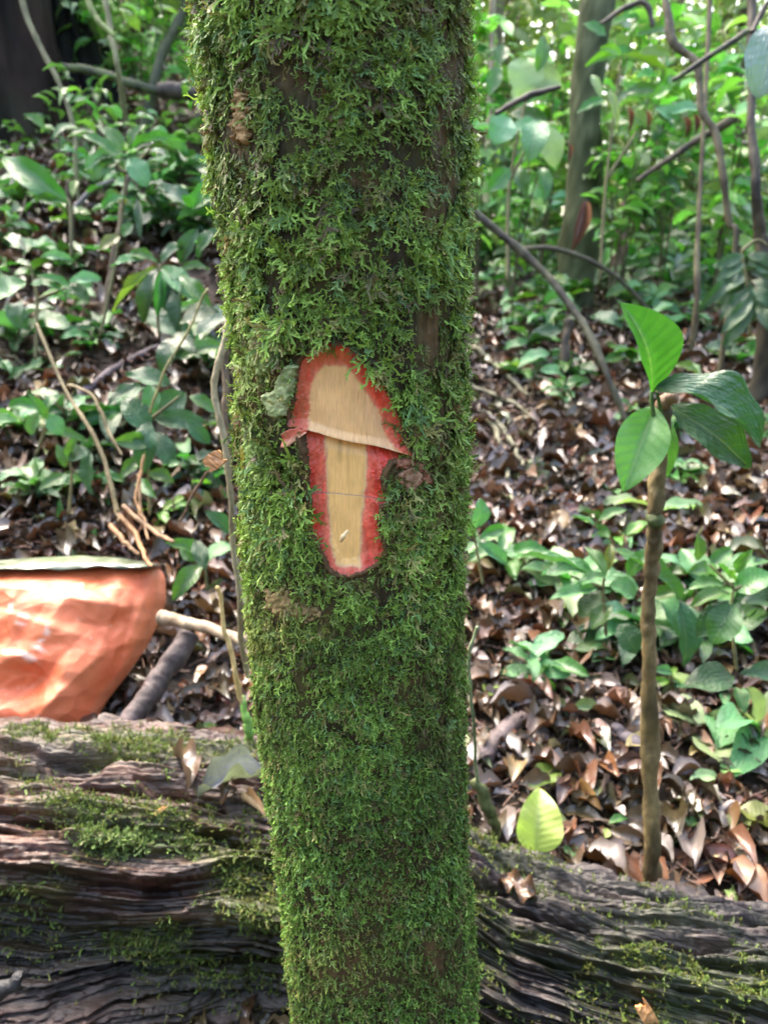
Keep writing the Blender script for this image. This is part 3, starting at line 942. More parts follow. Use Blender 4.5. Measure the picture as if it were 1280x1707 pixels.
def log_hollow(px, py, fr):
    cav = .9 * blob(px, py, 60, 1520, 240, 48, 6) + 1.3 * blob(px, py, 150, 1620, 330, 75, 10) + .9 * blob(px, py, 400, 1660, 150, 75)
    cav = cav + .5 * blob(px, py, 1000, 1650, 260, 40, 14) + .5 * blob(px, py, 30, 1380, 60, 14)
    hole = blob(px, py, 145, 1262, 56, 15, 3) + .6 * blob(px, py, 175, 1315, 60, 7, 5) + .6 * blob(px, py, 330, 1330, 70, 7, 18) + .9 * blob(px, py, 380, 1400, 80, 9, 14)
    hole = hole + .9 * blob(px, py, 930, 1535, 75, 9, 12) + .8 * blob(px, py, 1130, 1580, 120, 9, 6) + .8 * blob(px, py, 830, 1480, 40, 9, 8) + .8 * blob(px, py, 960, 1620, 130, 8, 18)
    return np.where(fr, .05 * np.clip(cav, 0, 1.3) + .04 * np.clip(hole, 0, 1), 0)

def log_moss(qx, qy, t):
    m = 1.4 * blob(qx, qy, 130, 1216, 200, 24, 4) + 1.1 * blob(qx, qy, 370, 1238, 110, 28) + 1.1 * blob(qx, qy, 225, 1250, 50, 34) + 1.0 * blob(qx, qy, 230, 1405, 95, 42, 12) + .8 * blob(qx, qy, 150, 1350, 100, 14, 4)
    m = m + .8 * blob(qx, qy, 370, 1425, 95, 32, 15) + .8 * blob(qx, qy, 110, 1488, 140, 16, 5) + .5 * blob(qx, qy, 270, 1590, 120, 60) + .5 * blob(qx, qy, 420, 1500, 70, 60) + .6 * blob(qx, qy, 20, 1290, 70, 30)
    m = m + .9 * blob(qx, qy, 840, 1555, 70, 24, 20) + .9 * blob(qx, qy, 1010, 1590, 110, 20, 8) + 1.1 * blob(qx, qy, 1210, 1640, 130, 50, 8) + .7 * blob(qx, qy, 1240, 1555, 80, 16) + .8 * blob(qx, qy, 1090, 1540, 70, 18) + .5 * blob(qx, qy, 1150, 1690, 110, 34)
    return m + 1.0 * blob(qx, qy, 812, 1370, 18, 44) + .6 * blob(qx, qy, 880, 1595, 70, 22) + .55 * blob(qx, qy, 640, 1500, 300, 200) + .35 * blob(qx, qy, 200, 1500, 300, 120) + .35 * blob(qx, qy, 1050, 1600, 300, 80)

def build_log():
    xs = np.concatenate([np.linspace(-2.2, -1.0, 120), np.linspace(-1.0, 1.0, 900)[1:], np.linspace(1.0, 1.5, 60)[1:]])
    th = np.concatenate([np.linspace(-1.3, 2.1, 600), np.linspace(2.1, 2 * math.pi - 1.3, 80)[1:-1]])
    nx, nt_ = len(xs), len(th)
    X, TH = np.meshgrid(xs, th, indexing='ij')
    TH2 = TH
    h = log_h(X, TH2)
    seam = sstep(3.6, 2 * math.pi - 1.35, TH)
    h = h * (1 - seam) + log_h(X, TH * 0 - 1.3) * seam
    p0 = log_pt(X, TH)
    px, py = proj(p0)
    fr = (TH > -1.2) & (TH < 1.9)
    h = h - log_hollow(px, py, fr)
    p1 = log_pt(X, TH, h)
    a_ = TH * 5.2 + .55 * X + .55 * fbm(X * 1.6, TH * .8, 0, 91, 3)
    n = fbm(X * 4, a_ * 3.2, 0, 101, 4)[..., None]
    n2 = fbm(X * 2.5, TH * 2.5, 0, 103, 3)[..., None]
    n3 = fbm(X * 11, a_ * 11, 0, 105, 4)[..., None]
    grey = np.array([.058, .044, .040]); brn = np.array([.055, .022, .013]); red = np.array([.085, .024, .014]); dk = np.array([.010, .007, .006]); tan = np.array([.13, .060, .036])
    k = np.clip(.5 + 1.6 * n, 0, 1)
    c = brn * (1 - k) + grey * k
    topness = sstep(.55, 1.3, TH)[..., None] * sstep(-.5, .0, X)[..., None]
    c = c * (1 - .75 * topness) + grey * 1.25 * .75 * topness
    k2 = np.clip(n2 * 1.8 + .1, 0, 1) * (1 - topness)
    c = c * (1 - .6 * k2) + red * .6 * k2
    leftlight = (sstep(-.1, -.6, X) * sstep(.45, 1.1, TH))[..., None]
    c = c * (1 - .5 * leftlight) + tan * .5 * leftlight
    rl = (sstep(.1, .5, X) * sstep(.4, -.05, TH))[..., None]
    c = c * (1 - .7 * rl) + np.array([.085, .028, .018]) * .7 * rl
    low = (sstep(.45, -.15, TH) * sstep(.4, -.1, X))[..., None]  # shade on the lower left front, painted into the wood colour
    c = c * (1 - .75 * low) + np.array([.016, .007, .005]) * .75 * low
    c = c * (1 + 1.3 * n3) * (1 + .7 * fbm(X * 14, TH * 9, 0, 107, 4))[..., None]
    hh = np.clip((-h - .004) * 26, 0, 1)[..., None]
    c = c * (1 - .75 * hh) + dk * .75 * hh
    m = log_moss(px, py, TH) * fr
    film = np.clip(m * (.8 + 1.6 * fbm(X * 9, TH * 4, 0, 111, 4)), 0, 1)[..., None]
    c = c * (1 - .7 * film) + np.array([.10, .17, .032]) * (1 + .8 * n3) * .7 * film
    rr_ = sstep(-.1, .3, X)[..., None]
    c = np.clip(c * (np.array([.50, .36, .31]) * (1 - rr_) + np.array([.30, .28, .28]) * rr_), .003, 1)
    lroot = root("fallen_log", (0, 1.1, .05), "rotting fallen log with furrowed wet wood and moss behind the trunk", "log")
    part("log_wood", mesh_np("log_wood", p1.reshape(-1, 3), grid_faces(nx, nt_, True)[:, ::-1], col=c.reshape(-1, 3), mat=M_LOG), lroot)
    N = 230000
    x = rng.uniform(-1.0, .95, N); t = rng.uniform(-.6, 2.0, N)
    q = log_pt(x, t); qx, qy = proj(q)
    m = log_moss(qx, qy, t)
    nz = fbm(x * 9, t * 4, 0, 111, 4); nf = fbm(x * 40, t * 12, 0, 112, 2)
    keep = rng.random(N) < np.clip(m * (.35 + 1.9 * nz + .9 * nf), 0, 1) * .9
    keep |= rng.random(N) < .012 * (nz > 0.0)
    x, t, qx, qy = x[keep], t[keep], qx[keep], qy[keep]
    N = len(x)
    hx = log_h(x, t) - log_hollow(qx, qy, True)
    pos = log_pt(x, t, hx + rng.uniform(-.002, .004, N))
    nrm = np.stack([0 * x, -np.cos(t), np.sin(t)], -1)
    y = nrm * .35 + rng.normal(0, .6, (N, 3)) + np.array([0, 0, -.5]) * (1 - sstep(.6, 1.3, t))[:, None]
    R = frames(y, nrm + .3 * rng.normal(size=(N, 3)))
    L = rng.uniform(.004, .010, N)
    c = np.array([.11, .17, .03]) * rng.uniform(.4, 1.4, (N, 1))
    yel = (rng.random(N) < .35)[:, None]
    c = np.where(yel, np.array([.15, .16, .035]) * rng.uniform(.5, 1.3, (N, 1)), c)
    pale = np.clip(blob(qx, qy, 230, 1405, 95, 42, 12), 0, 1)[:, None]
    c = c * (1 - .5 * pale) + np.array([.14, .23, .08]) * .5 * pale
    L = L * (1 + .6 * pale[:, 0])
    which = rng.integers(14, 36, N)
    scatter("moss", big_fr + med_fr + sm_fr, which, pos, R, np.stack([L, L, L], -1), c, M_MOSS, parent=lroot)
    return lroot
build_log()

def log_hit(px, py, lift=0.0):
    """point of the log's face under a photograph pixel"""
    d = np.linspace(1.0, 1.9, 900)
    q = CAM + ray(px, py)[None] * d[:, None]
    y0 = np.interp(q[:, 0], LX, LYa); z0 = np.interp(q[:, 0], LX, LZa); R = np.interp(q[:, 0], LX, LRr)
    th = np.arctan2(q[:, 2] - z0, y0 - q[:, 1])
    ins = np.hypot(q[:, 1] - y0, q[:, 2] - z0) < R + log_h(q[:, 0], th) + lift
    i = np.argmax(ins) if ins.any() else 500
    return q[i], d[i]

# ------------------------------------------------------------------ orange sack behind the log
def build_sack():
    O = np.array([(-190, 960), (-60, 948), (0, 946), (60, 944), (150, 942), (240, 941), (266, 945), (276, 962), (277, 1000), (264, 1036), (246, 1075), (215, 1120), (180, 1165), (156, 1205), (130, 1245), (60, 1268), (-80, 1262), (-180, 1200), (-215, 1080)], float)
    d0 = 1.66
    lean = lambda y: 1.64 + .15 * (1250 - y) / 310
    Wd = P(O[:, 0], O[:, 1], lean(O[:, 1]))
    c0 = P(40, 1085, float(lean(1085)))
    # plane of the sack: leaning back a little, tops away from the camera
    nb, nr = 260, 70
    closed = np.vstack([Wd, Wd[:1]])
    seg = np.linalg.norm(np.diff(closed, axis=0), axis=1); t = np.concatenate([[0], np.cumsum(seg)]) / seg.sum()
    tt = np.linspace(0, 1, nb, endpoint=False)
    B = np.stack([np.interp(tt, t, closed[:, i]) for i in range(3)], -1)
    for _ in range(1): B = .25 * np.roll(B, 1, 0) + .5 * B + .25 * np.roll(B, -1, 0)
    rr = np.linspace(0, 1, nr) ** .8
    RR, TT = np.meshgrid(rr, tt, indexing='ij')
    base = c0 + (B[None] - c0) * RR[..., None]
    px, py = proj(base)
    nrm = -FWD * .86 + np.array([0, 0, 1]) * .22
    def ridge(ax, ay, bx, by, w, amp):
        """long crease from a to b in picture pixels"""
        ex, ey = bx - ax, by - ay
        u = np.clip(((px - ax) * ex + (py - ay) * ey) / (ex * ex + ey * ey), 0, 1)
        dd = np.hypot(px - ax - u * ex, py - ay - u * ey)
        return amp * np.maximum(0, 1 - dd / w) * np.sin(np.pi * np.clip(u * .9 + .05, 0, 1)) ** .5
    w = ridge(-20, 980, 110, 996, 34, .016) + ridge(120, 1003, 235, 1018, 36, .020) + ridge(200, 950, 240, 1020, 24, .010)
    w = w + ridge(205, 1080, 90, 1195, 40, .022) + ridge(60, 1172, -30, 1205, 30, .016) + ridge(180, 1070, 20, 1020, 50, .014) - ridge(30, 1180, 100, 1120, 34, .014)
    w = w + ridge(262, 960, 222, 1120, 30, .018) - ridge(245, 990, 195, 1150, 26, .013) + ridge(20, 1090, 150, 1110, 26, .008) + ridge(0, 1130, 80, 1090, 24, .010)
    w = w * 1.5 + .006 * (1 - np.abs(fbm(px / 110 + py / 160, py / 110 - px / 220, 0, 130, 2)) * 3) + .0022 * (1 - np.abs(fbm(px / 30 + py / 60, py / 40, 0, 131, 2)) * 3)
    bulge = .06 * np.clip(1 - RR ** 5, 0, 1) ** .6 + .03 * (1 - RR ** 2)
    Vf = base + nrm * (bulge + w * np.clip(1 - RR ** 8, 0, 1) * 1.0)[..., None]
    Vb = base + (-nrm) * (.10 * np.sqrt(np.clip(1 - RR ** 2.6, 0, 1)))[..., None]
    V = np.vstack([Vf.reshape(-1, 3), Vb.reshape(-1, 3)])
    f = grid_faces(nr, nb, True)
    # colour: faded orange weave with paler raised creases, dirt and a brown hem
    k = np.clip(.5 + 1.1 * fbm(px / 50, py / 35, 0, 141, 4), 0, 1)[..., None]
    c = np.array([.62, .082, .012]) * (1 - k) + np.array([.70, .14, .035]) * k
    crest_pale = np.clip(w * 45 - .35, 0, 1)[..., None] * .38
    c = c * (1 - crest_pale) + np.array([.78, .28, .13]) * crest_pale
    dirt = np.clip(fbm(px / 18, py / 14, 0, 143, 4) * 2.2 - .75, 0, 1)[..., None]
    c = c * (1 - .55 * dirt) + np.array([.25, .13, .07]) * .55 * dirt
    for (mx, my, rx, ry, a) in ((80, 1097, 16, 6, 25), (98, 1085, 10, 5, 30), (112, 1058, 5, 9, 10), (76, 1034, 10, 4, 20), (70, 1046, 8, 3, 10), (52, 1020, 5, 8, 0), (100, 1073, 8, 3, -20)):
        mk = np.clip(blob(px, py, mx, my, rx, ry, a) * 1.7 - .35 + .5 * fbm(px / 4, py / 4, 0, 150, 2), 0, 1)[..., None] * .8
        c = c * (1 - mk) + np.array([.80, .62, .52]) * mk
    hem = sstep(.93, .97, RR)[..., None] * (px > 150)[..., None]
    c = c * (1 - .6 * hem) + np.array([.42, .12, .04]) * .6 * hem
    m, nt, p = mat_base("woven_plastic")
    cc = attr(nt, "col").outputs["Color"]
    co = objco(nt)
    def wave(rot):
        mp = nd(nt, "ShaderNodeMapping"); mp.inputs["Rotation"].default_value = (0, rot, .1); lk(nt, co, mp.inputs[0])
        wv = nd(nt, "ShaderNodeTexWave"); wv.inputs["Scale"].default_value = 120; wv.inputs["Distortion"].default_value = .6
        lk(nt, mp.outputs[0], wv.inputs[0]); return wv.outputs["Fac"]
    wv = math_n(nt, 'MAXIMUM', wave(0), wave(1.57))
    nz = noise_n(nt, 70, 5, .6, co)
    base_c = mixc(nt, math_n(nt, 'MULTIPLY', wv, .18), cc, (.9, .45, .28))
    lk(nt, base_c, p.inputs["Base Color"])
    lk(nt, math_n(nt, 'MULTIPLY_ADD', nz, .25, .36), p.inputs["Roughness"])
    p.inputs["Coat Weight"].default_value = .15; p.inputs["Coat Roughness"].default_value = .3
    b1 = bump(nt, math_n(nt, 'ADD', wv, math_n(nt, 'MULTIPLY', nz, 2.0)), p, .35, .0012)
    hs = []
    for sc2, st in ((11.0, (1, 1, .6)), (26.0, (.6, 1, 1))):
        wrp = nd(nt, "ShaderNodeMix", data_type='VECTOR'); wrp.inputs[0].default_value = .12
        nn = nd(nt, "ShaderNodeTexNoise"); nn.inputs["Scale"].default_value = 5; lk(nt, co, nn.inputs["Vector"])
        lk(nt, objco(nt, st), wrp.inputs[4]); lk(nt, nn.outputs["Color"], wrp.inputs[5])
        vo = nd(nt, "ShaderNodeTexVoronoi"); vo.inputs["Scale"].default_value = sc2
        lk(nt, wrp.outputs[1], vo.inputs["Vector"]); hs.append(vo.outputs["Distance"])
    b2 = nd(nt, "ShaderNodeBump"); b2.inputs["Strength"].default_value = .6; b2.inputs["Distance"].default_value = .03
    lk(nt, math_n(nt, 'ADD', hs[0], math_n(nt, 'MULTIPLY', hs[1], .35)), b2.inputs["Height"])
    lk(nt, b2.outputs[0], b1.inputs["Normal"])
    rt = root("orange_sack", (c0[0], c0[1] + .05, ground_z(c0[0], c0[1])), "crumpled orange woven plastic sack lying behind the log on the left", "sack")
    part("sack_body", mesh_np("sack_body", V, np.vstack([f, f[:, ::-1] + nr * nb]), col=np.vstack([c.reshape(-1, 3), c.reshape(-1, 3)]), mat=m), rt)
    # grey green lining folded over the top edge
    n, kk = 60, 12
    u = np.linspace(0, 1, n)[:, None]; v = np.linspace(0, 1, kk)[None, :]
    ex = -120 + 385 * u
    ytop = np.interp(ex, [-120, 0, 60, 130, 200, 265], [946, 942, 937, 934, 938, 948]); ybot = np.interp(ex, [-120, 0, 60, 150, 235, 265], [966, 957, 955, 952, 951, 952]) + 2.5 * noise(ex / 30, 0 * ex, 0, 7)
    yy = ytop * (1 - v) + ybot * v
    a = v * math.pi * .75
    Vt = P(ex + 0 * v, yy, 1.765 + 0 * yy) + nrm * (.045 + .022 * np.sin(a) + .008 * fbm(ex / 25 + 0 * v, v * 3 + 0 * ex, 0, 160, 3))[..., None] + FWD * (.06 * (1 - v))[..., None]
    Vt2 = Vt + FWD * .006 - UPV * .004
    ft = grid_faces(n, kk)
    k = np.clip(.5 + fbm(ex / 14 + 0 * v, yy / 6, 0, 161, 4) * 1.4, 0, 1)[..., None]
    ct = np.array([.07, .09, .05]) * (1 - k) + np.array([.20, .22, .16]) * k
    grn = blob(ex + 0 * v, yy, 100, 935, 90, 14)[..., None]
    ct = ct * (1 - .4 * grn) + np.array([.20, .26, .12]) * .4 * grn
    m2 = simple_attr_mat("sack_lining", .35, .5, 90, .3, .5, .001, coat=.3)
    part("sack_lining", mesh_np("sack_lining", np.vstack([Vt.reshape(-1, 3), Vt2.reshape(-1, 3)]), np.vstack([ft, ft[:, ::-1] + n * kk]), col=np.vstack([ct.reshape(-1, 3)] * 2), mat=m2), rt, label="grey green plastic lining along the top edge")
build_sack()

# ------------------------------------------------------------------ the cut sapling with four big leaves
def stem_px(name, pts, rad, parent, mat=None, **kw):
    """stem through (x, y, depth) picture points; rad in picture pixels of half width"""
    W = [P(x, y, d) for x, y, d in pts]
    d = [q[2] for q in pts]
    r = [rr * dd / FP for rr, dd in zip(np.interp(np.linspace(0, 1, len(pts)), np.linspace(0, 1, len(rad)), rad), d)]
    m = tube(name, W, r, mat or M_STEM, **kw)
    return part(name, m, parent)

def build_sapling():
    r = root("cut_sapling", hit(1088, 1500)[0][0], "straight cut sapling stump stem with four big leaves at its top", "sapling")
    stem_px("stem", [(1088, 1506, 1.44), (1086, 1400, 1.38), (1084, 1250, 1.335), (1081, 1100, 1.275), (1080, 1000, 1.245), (1087, 920, 1.225), (1090, 850, 1.20), (1097, 740, 1.18), (1104, 672, 1.168)],
            [15.5, 14, 13.5, 12.5, 11.5, 12.5, 12, 14, 13], r, n=130, seg=16, lump=.28, seed=4, col=(.06, .045, .018), col2=(.20, .15, .065), wander=.003)
    stem_px("cut_end", [(1103, 680, 1.166), (1108, 668, 1.16), (1130, 664, 1.15)], [12, 12, 9], r, n=14, seg=10, lump=.3, seed=9, col=(.10, .05, .03), col2=(.38, .26, .17))
    stem_px("node", [(1091, 880, 1.205), (1091, 868, 1.20), (1092, 856, 1.198)], [11, 15.5, 11], r, n=12, seg=12, lump=.35, seed=12, col=(.04, .06, .015), col2=(.12, .14, .04))
    stem_px("leaf_stalk", [(1098, 716, 1.15), (1088, 690, 1.145), (1085, 650, 1.14)], [5, 4, 3], r, n=12, col=(.03, .08, .015), col2=(.07, .14, .03), seed=2)
    stem_px("leaf_stalk", [(1104, 700, 1.15), (1098, 670, 1.14), (1094, 652, 1.135)], [4, 3, 2.5], r, n=10, col=(.03, .08, .015), col2=(.07, .14, .03), seed=5)
    fl = (0.25, -1, .25)
    def custom(key, mat, col, col2, **kw):
        V, F, L = leaf_template(**kw)
        n = np.clip(.5 + fbm(V[:, 0] * 6, V[:, 1] * 5, 0, kw.get('seed', 0), 3), 0, 1)[:, None]
        return mesh_np("leaf_" + key, V, F, col=np.array(col) * (1 - n) + np.array(col2) * n, luv=L, mat=mat)
    a = custom("upright", M_LEAF, (.05, .16, .018), (.075, .21, .025), nu=22, nv=8, peak=.48, sharp=.85, arch=.09, fold=.30, wave=.012, seed=3, skew=.12)
    leaf_px(r, 1086, 655, 1032, 504, 78, 1.14, a, dd=-.02, facing=(.15, -1, .3), label="upright light green leaf seen from its underside")
    b = custom("hanging", M_LEAF, (.09, .23, .045), (.13, .29, .07), nu=22, nv=8, peak=.45, sharp=.82, arch=.05, fold=.10, wave=.012, seed=5)
    leaf_px(r, 1090, 678, 1038, 820, 84, 1.15, b, dd=-.02, facing=(-.25, -1, .2), label="pale green leaf hanging to the left of the stem")
    c = custom("glossy", M_GLOSS, (.010, .085, .022), (.016, .11, .03), nu=26, nv=10, peak=.5, sharp=.62, arch=.16, fold=.16, wave=.035, seed=7)
    leaf_px(r, 1092, 645, 1266, 748, 92, 1.12, c, dd=-.02, facing=(.2, -.62, .76), label="dark glossy upper leaf reaching right with sky glare")
    d = custom("glossy_low", M_GLOSS, (.010, .085, .022), (.018, .12, .03), nu=22, nv=8, peak=.5, sharp=.7, arch=.10, fold=.1, wave=.03, seed=9)
    leaf_px(r, 1112, 676, 1248, 780, 70, 1.18, d, dd=0, facing=(-.1, -.9, .5), label="dark green leaf below the glossy one")
    e = custom("young", M_LEAF, (.08, .22, .04), (.12, .3, .06), nu=10, nv=4, peak=.5, sharp=.8, arch=.1, fold=.1, wave=.02, seed=11)
    leaf_px(r, 1112, 690, 1090, 812, 40, 1.21, e, dd=.03, facing=(0, -1, .2))
build_sapling()

# ------------------------------------------------------------------ generic small things
def ground_leaf(px, py, deg, Lpx, Wpx, kind, name, label, cat, tilt=(0, 0), lift=.012, group=None, mesh=None, onlog=False):
    if onlog:
        q, d = log_hit(px, py, .004)
    else:
        q, d = hit(px, py, lift); q, d = q[0], d[0]
    a = math.radians(deg)
    L = Lpx * d / FP; W = Wpx * d / FP
    ax = np.array([math.cos(a), 1.25 * math.sin(a), tilt[0]]); ax /= np.linalg.norm(ax)
    nrm = np.array([tilt[1], -.25, 1.0])
    B = q - ax * L * .5; T = q + ax * L * .5
    Bz = B.copy(); Bz[2] += .004
    o = put_leaf(None, Bz, T, W, mesh if mesh is not None else kind, 0, nrm, name=name)
    return tag(o, label, cat, group)

def leaf_mesh(key, mat, col, col2, seed, cn=4, **kw):
    V, F, L = leaf_template(seed=seed, **kw)
    n = np.clip(.5 + 1.3 * fbm(V[:, 0] * cn, V[:, 1] * cn, 0, seed, 3), 0, 1)[:, None]
    return mesh_np("leaf_" + key, V, F, col=np.array(col) * (1 - n) + np.array(col2) * n, luv=L, mat=mat)

lime = leaf_mesh("lime", M_LEAF, (.42, .60, .16), (.50, .66, .22), 31, nu=20, nv=8, peak=.60, sharp=.72, arch=.06, fold=.1, wave=.01, base=.55)
V_, F_, L_ = leaf_template(nu=20, nv=8, peak=.36, sharp=.62, arch=.14, fold=.22, wave=.03, seed=31)
lime = mesh_np("leaf_lime", V_, F_, col=np.array([.46, .66, .17]) * (1 + .1 * fbm(V_[:, 0] * 6, V_[:, 1] * 6, 0, 1, 3))[:, None], luv=L_, mat=M_LEAF)
q, d_ = hit(893, 1372, .03)
q = q[0]; d_ = d_[0]
put = put_leaf(None, P(890, 1421, 1.40), P(899, 1313, 1.44), 76 * 1.41 / FP, lime, 0, (0, -.8, .6), name="fallen_leaf")
tag(put, "bright lime green fallen leaf propped upright behind the log right of the trunk", "leaf")

# pale green and other noticeable fallen leaves
pale_specs = [
    (978, 868, 80, 34, 26, 'lime', "small round yellow green leaf lying left of the sapling stem"),
    (1015, 820, 100, 60, 34, 'silver', "pale grey green leaf with glare behind the hanging sapling leaf"),
    (1040, 848, 10, 90, 30, 'pale', "long pale leaf lying flat just behind the sapling stem"),
    (1140, 855, 5, 100, 30, 'pale', "pale olive leaf pair lying right of the sapling stem"),
    (1135, 1190, 130, 90, 52, 'pale', "mottled pale green leaf touching the sapling stem on its right"),
    (1185, 1250, 80, 80, 70, 'pale', "broad pale green leaf flat on the litter right of the sapling"),
    (1252, 1195, 100, 120, 56, 'lime', "long yellow green leaf lying at the right edge of the litter"),
    (1235, 1275, 20, 90, 46, 'lime', "yellow green leaf with torn end below the long one"),
    (1175, 1300, 10, 60, 24, 'pale', "narrow pale leaf under the broad pale green leaf"),
    (1200, 1225, 60, 90, 60, 'silver', "dull grey green leaf half under the broad pale leaf"),
    (985, 1075, 20, 110, 60, 'dark', "large dark mottled leaf on the litter left of the sapling"),
    (1010, 1095, 35, 80, 46, 'blue', "bluish dark oval leaf resting over the mottled one"),
    (820, 1155, 95, 50, 34, 'olive', "olive brown leaf upright beside the mossy trunk"),
    (908, 1300, 30, 80, 40, 'olive', "dull tan olive leaf behind the lime green leaf"),
    (1262, 1365, 150, 70, 46, 'olive', "tan oval leaf at the right edge near the log"),
    (935, 1015, 5, 60, 22, 'lime', "light green leaf sliver between the glossy seedling leaves"),
    (1000, 1020, 5, 90, 26, 'pale', "pale green leaf under the glossy seedling"),
    (1130, 545, 15, 80, 30, 'silver', "shiny grey leaf lying behind the upright sapling leaf"),
    (1060, 395, 60, 40, 26, 'silver', "small white glaring leaf in the far undergrowth"),
    (1220, 540, 10, 40, 22, 'silver', "small silvery leaf on the far litter at right"),
    (352, 603, 5, 46, 20, 'lime', "small bright leaf lit beside the trunk on the left slope"),
    (350, 1215, 80, 34, 22, 'mid', "small green leaf standing behind the log near the trunk"),
    (1245, 960, 15, 120, 50, 'silver', "long silvery leaf behind the round leaved plant"),
    (1010, 1390, 60, 26, 14, 'lime', "tiny bright green leaf near the sapling base"),
    (1030, 1370, 20, 40, 16, 'mid', "small green leaf beside the tiny bright one"),
    (950, 1420, 100, 30, 24, 'silver', "small grey glossy leaf right of the lime leaf"),
    (1120, 1395, 60, 50, 28, 'dark', "dark wet green leaf just right of the sapling base"),
    (1150, 1375, 20, 40, 18, 'mid', "small green leaf by the dark wet leaf"),
    (800, 905, 80, 60, 38, 'silver', "pale bluish leaf with a hole beside the trunk"),
]
for (x, y, a, L, W, k, lb) in pale_specs:
    ground_leaf(x, y, a, L, W, k, "fallen_leaf", lb, "leaf", tilt=(random.uniform(-.1, .3), random.uniform(-.4, .4)), lift=.03, group="green leaves fallen on the litter")

# things lying on the log
cur = leaf_mesh("curled", M_DRY, (.05, .025, .02), (.13, .065, .05), 41, nu=16, nv=8, peak=.45, sharp=.7, arch=.2, fold=.0, wave=.10, curl=1.7, twist=.8)
ground_leaf(305, 1288, -62, 110, 62, None, "dead_leaf", "curled purplish brown dead leaf on top of the log left of trunk", "leaf", mesh=cur, onlog=True, tilt=(.1, .3))
gl = leaf_mesh("silver_wet", M_GLOSS, (.22, .22, .24), (.38, .38, .42), 42, nu=16, nv=8, peak=.5, sharp=.6, arch=.15, fold=.1, wave=.12, curl=.9)
ground_leaf(395, 1312, 22, 130, 46, None, "dead_leaf", "wet silvery grey leaf on the log touching the trunk", "leaf", mesh=gl, onlog=True)
ground_leaf(382, 1322, 70, 60, 30, None, "dead_leaf", "small rolled red brown leaf lying over the silvery leaf", "leaf", mesh=cur, onlog=True, tilt=(.25, 0))
tn = leaf_mesh("tan_rolled", M_DRY, (.50, .30, .18), (.62, .45, .32), 43, nu=14, nv=8, peak=.5, sharp=.6, arch=.2, fold=0, wave=.06, curl=2.0)
ground_leaf(424, 1350, -35, 60, 34, None, "dead_leaf", "pale tan rolled leaf on the log against the trunk", "leaf", mesh=tn, onlog=True, tilt=(.1, 0))
bk = leaf_mesh("bark_piece", M_DRY, (.08, .042, .022), (.17, .09, .045), 44, nu=12, nv=8, peak=.5, sharp=.25, arch=.1, fold=0, wave=.22, curl=.8)
ground_leaf(862, 1482, -35, 66, 50, None, "bark_fragment", "ragged brown bark fragment on top of the log right of trunk", "bark piece", mesh=bk, onlog=True)

def chip(name, label, c, ax, L, W, T, col, seed, nrm=(0, -1, .3)):
    """splintered wood chip: bevelled wedge with torn ends"""
    r_ = np.random.default_rng(seed)
    n, k = 9, 5
    u = np.linspace(-1, 1, n)[:, None]; v = np.linspace(-1, 1, k)[None, :]
    edge = 1 + .18 * r_.normal(size=(1, k)) * np.abs(u) ** 3
    x = v * W / 2 * (1 - .25 * np.abs(u) ** 3); y = u * L / 2 * edge
    z = T / 2 * (1 - .5 * np.abs(u) ** 2) + .1 * T * r_.normal(size=(n, k))
    top = np.stack([x + 0 * y, y + 0 * x, z], -1).reshape(-1, 3)
    bot = top * np.array([1, 1, -.8])
    f = grid_faces(n, k)
    idx = np.arange(n * k).reshape(n, k)
    loop = np.concatenate([idx[:, 0], idx[-1, 1:], idx[::-1, -1][1:], idx[0, ::-1][1:-1]]); l2 = np.roll(loop, -1)
    F = np.vstack([f, f[:, ::-1] + n * k, np.stack([loop, l2, l2 + n * k, loop + n * k], -1)])
    V = np.vstack([top, bot])
    R = frames(np.array([ax], float), np.array([nrm], float))[0]
    V = V @ R.T
    cl = np.array(col) * (1 + .3 * r_.normal(size=(len(V), 1)) * .6)
    o = link(name, mesh_np(name, V, F, col=np.clip(cl, 0.01, 1), mat=M_CUT, smooth=False), loc=Vector(c))
    return tag(o, label, "wood chip")
chip("wood_chip", "orange wood chip caught in the vines left of the blaze", P(358, 768, .80), (.8, -.1, .6), .020, .017, .006, (.55, .27, .12), 1)
q, d = log_hit(1078, 1692, .006)
chip("wood_chip", "orange wood chip on the log at the bottom right", q, (-.5, .2, .8), .040, .020, .008, (.60, .30, .12), 2)
q, d = hit(1030, 1422, .02)
chip("wood_chip", "orange tan chip in the litter left of the sapling base", q[0], (.5, .6, .3), .045, .025, .008, (.60, .33, .17), 3)
q, d = hit(1210, 1425, .03)
chip("wood_chip", "long pale straw coloured chip in the litter right of the sapling", q[0], (.95, .35, .1), .085, .012, .006, (.62, .45, .22), 4)
chip("wood_chip", "tiny orange chip on the log left of the trunk", log_hit(266, 1352, .006)[0], (.8, .3, .5), .022, .006, .004, (.65, .35, .12), 5)
chip("wood_chip", "pale rounded chip stuck in the moss on the left trunk edge", P(398, 700, .725), (.1, 0, 1), .016, .009, .005, (.50, .28, .18), 6)
chip("resin_drip", "thin yellow resin drip on the left edge of the trunk", P(405, 765, .715), (.05, 0, 1), .022, .0035, .003, (.50, .38, .06), 7)['category'] = "resin"

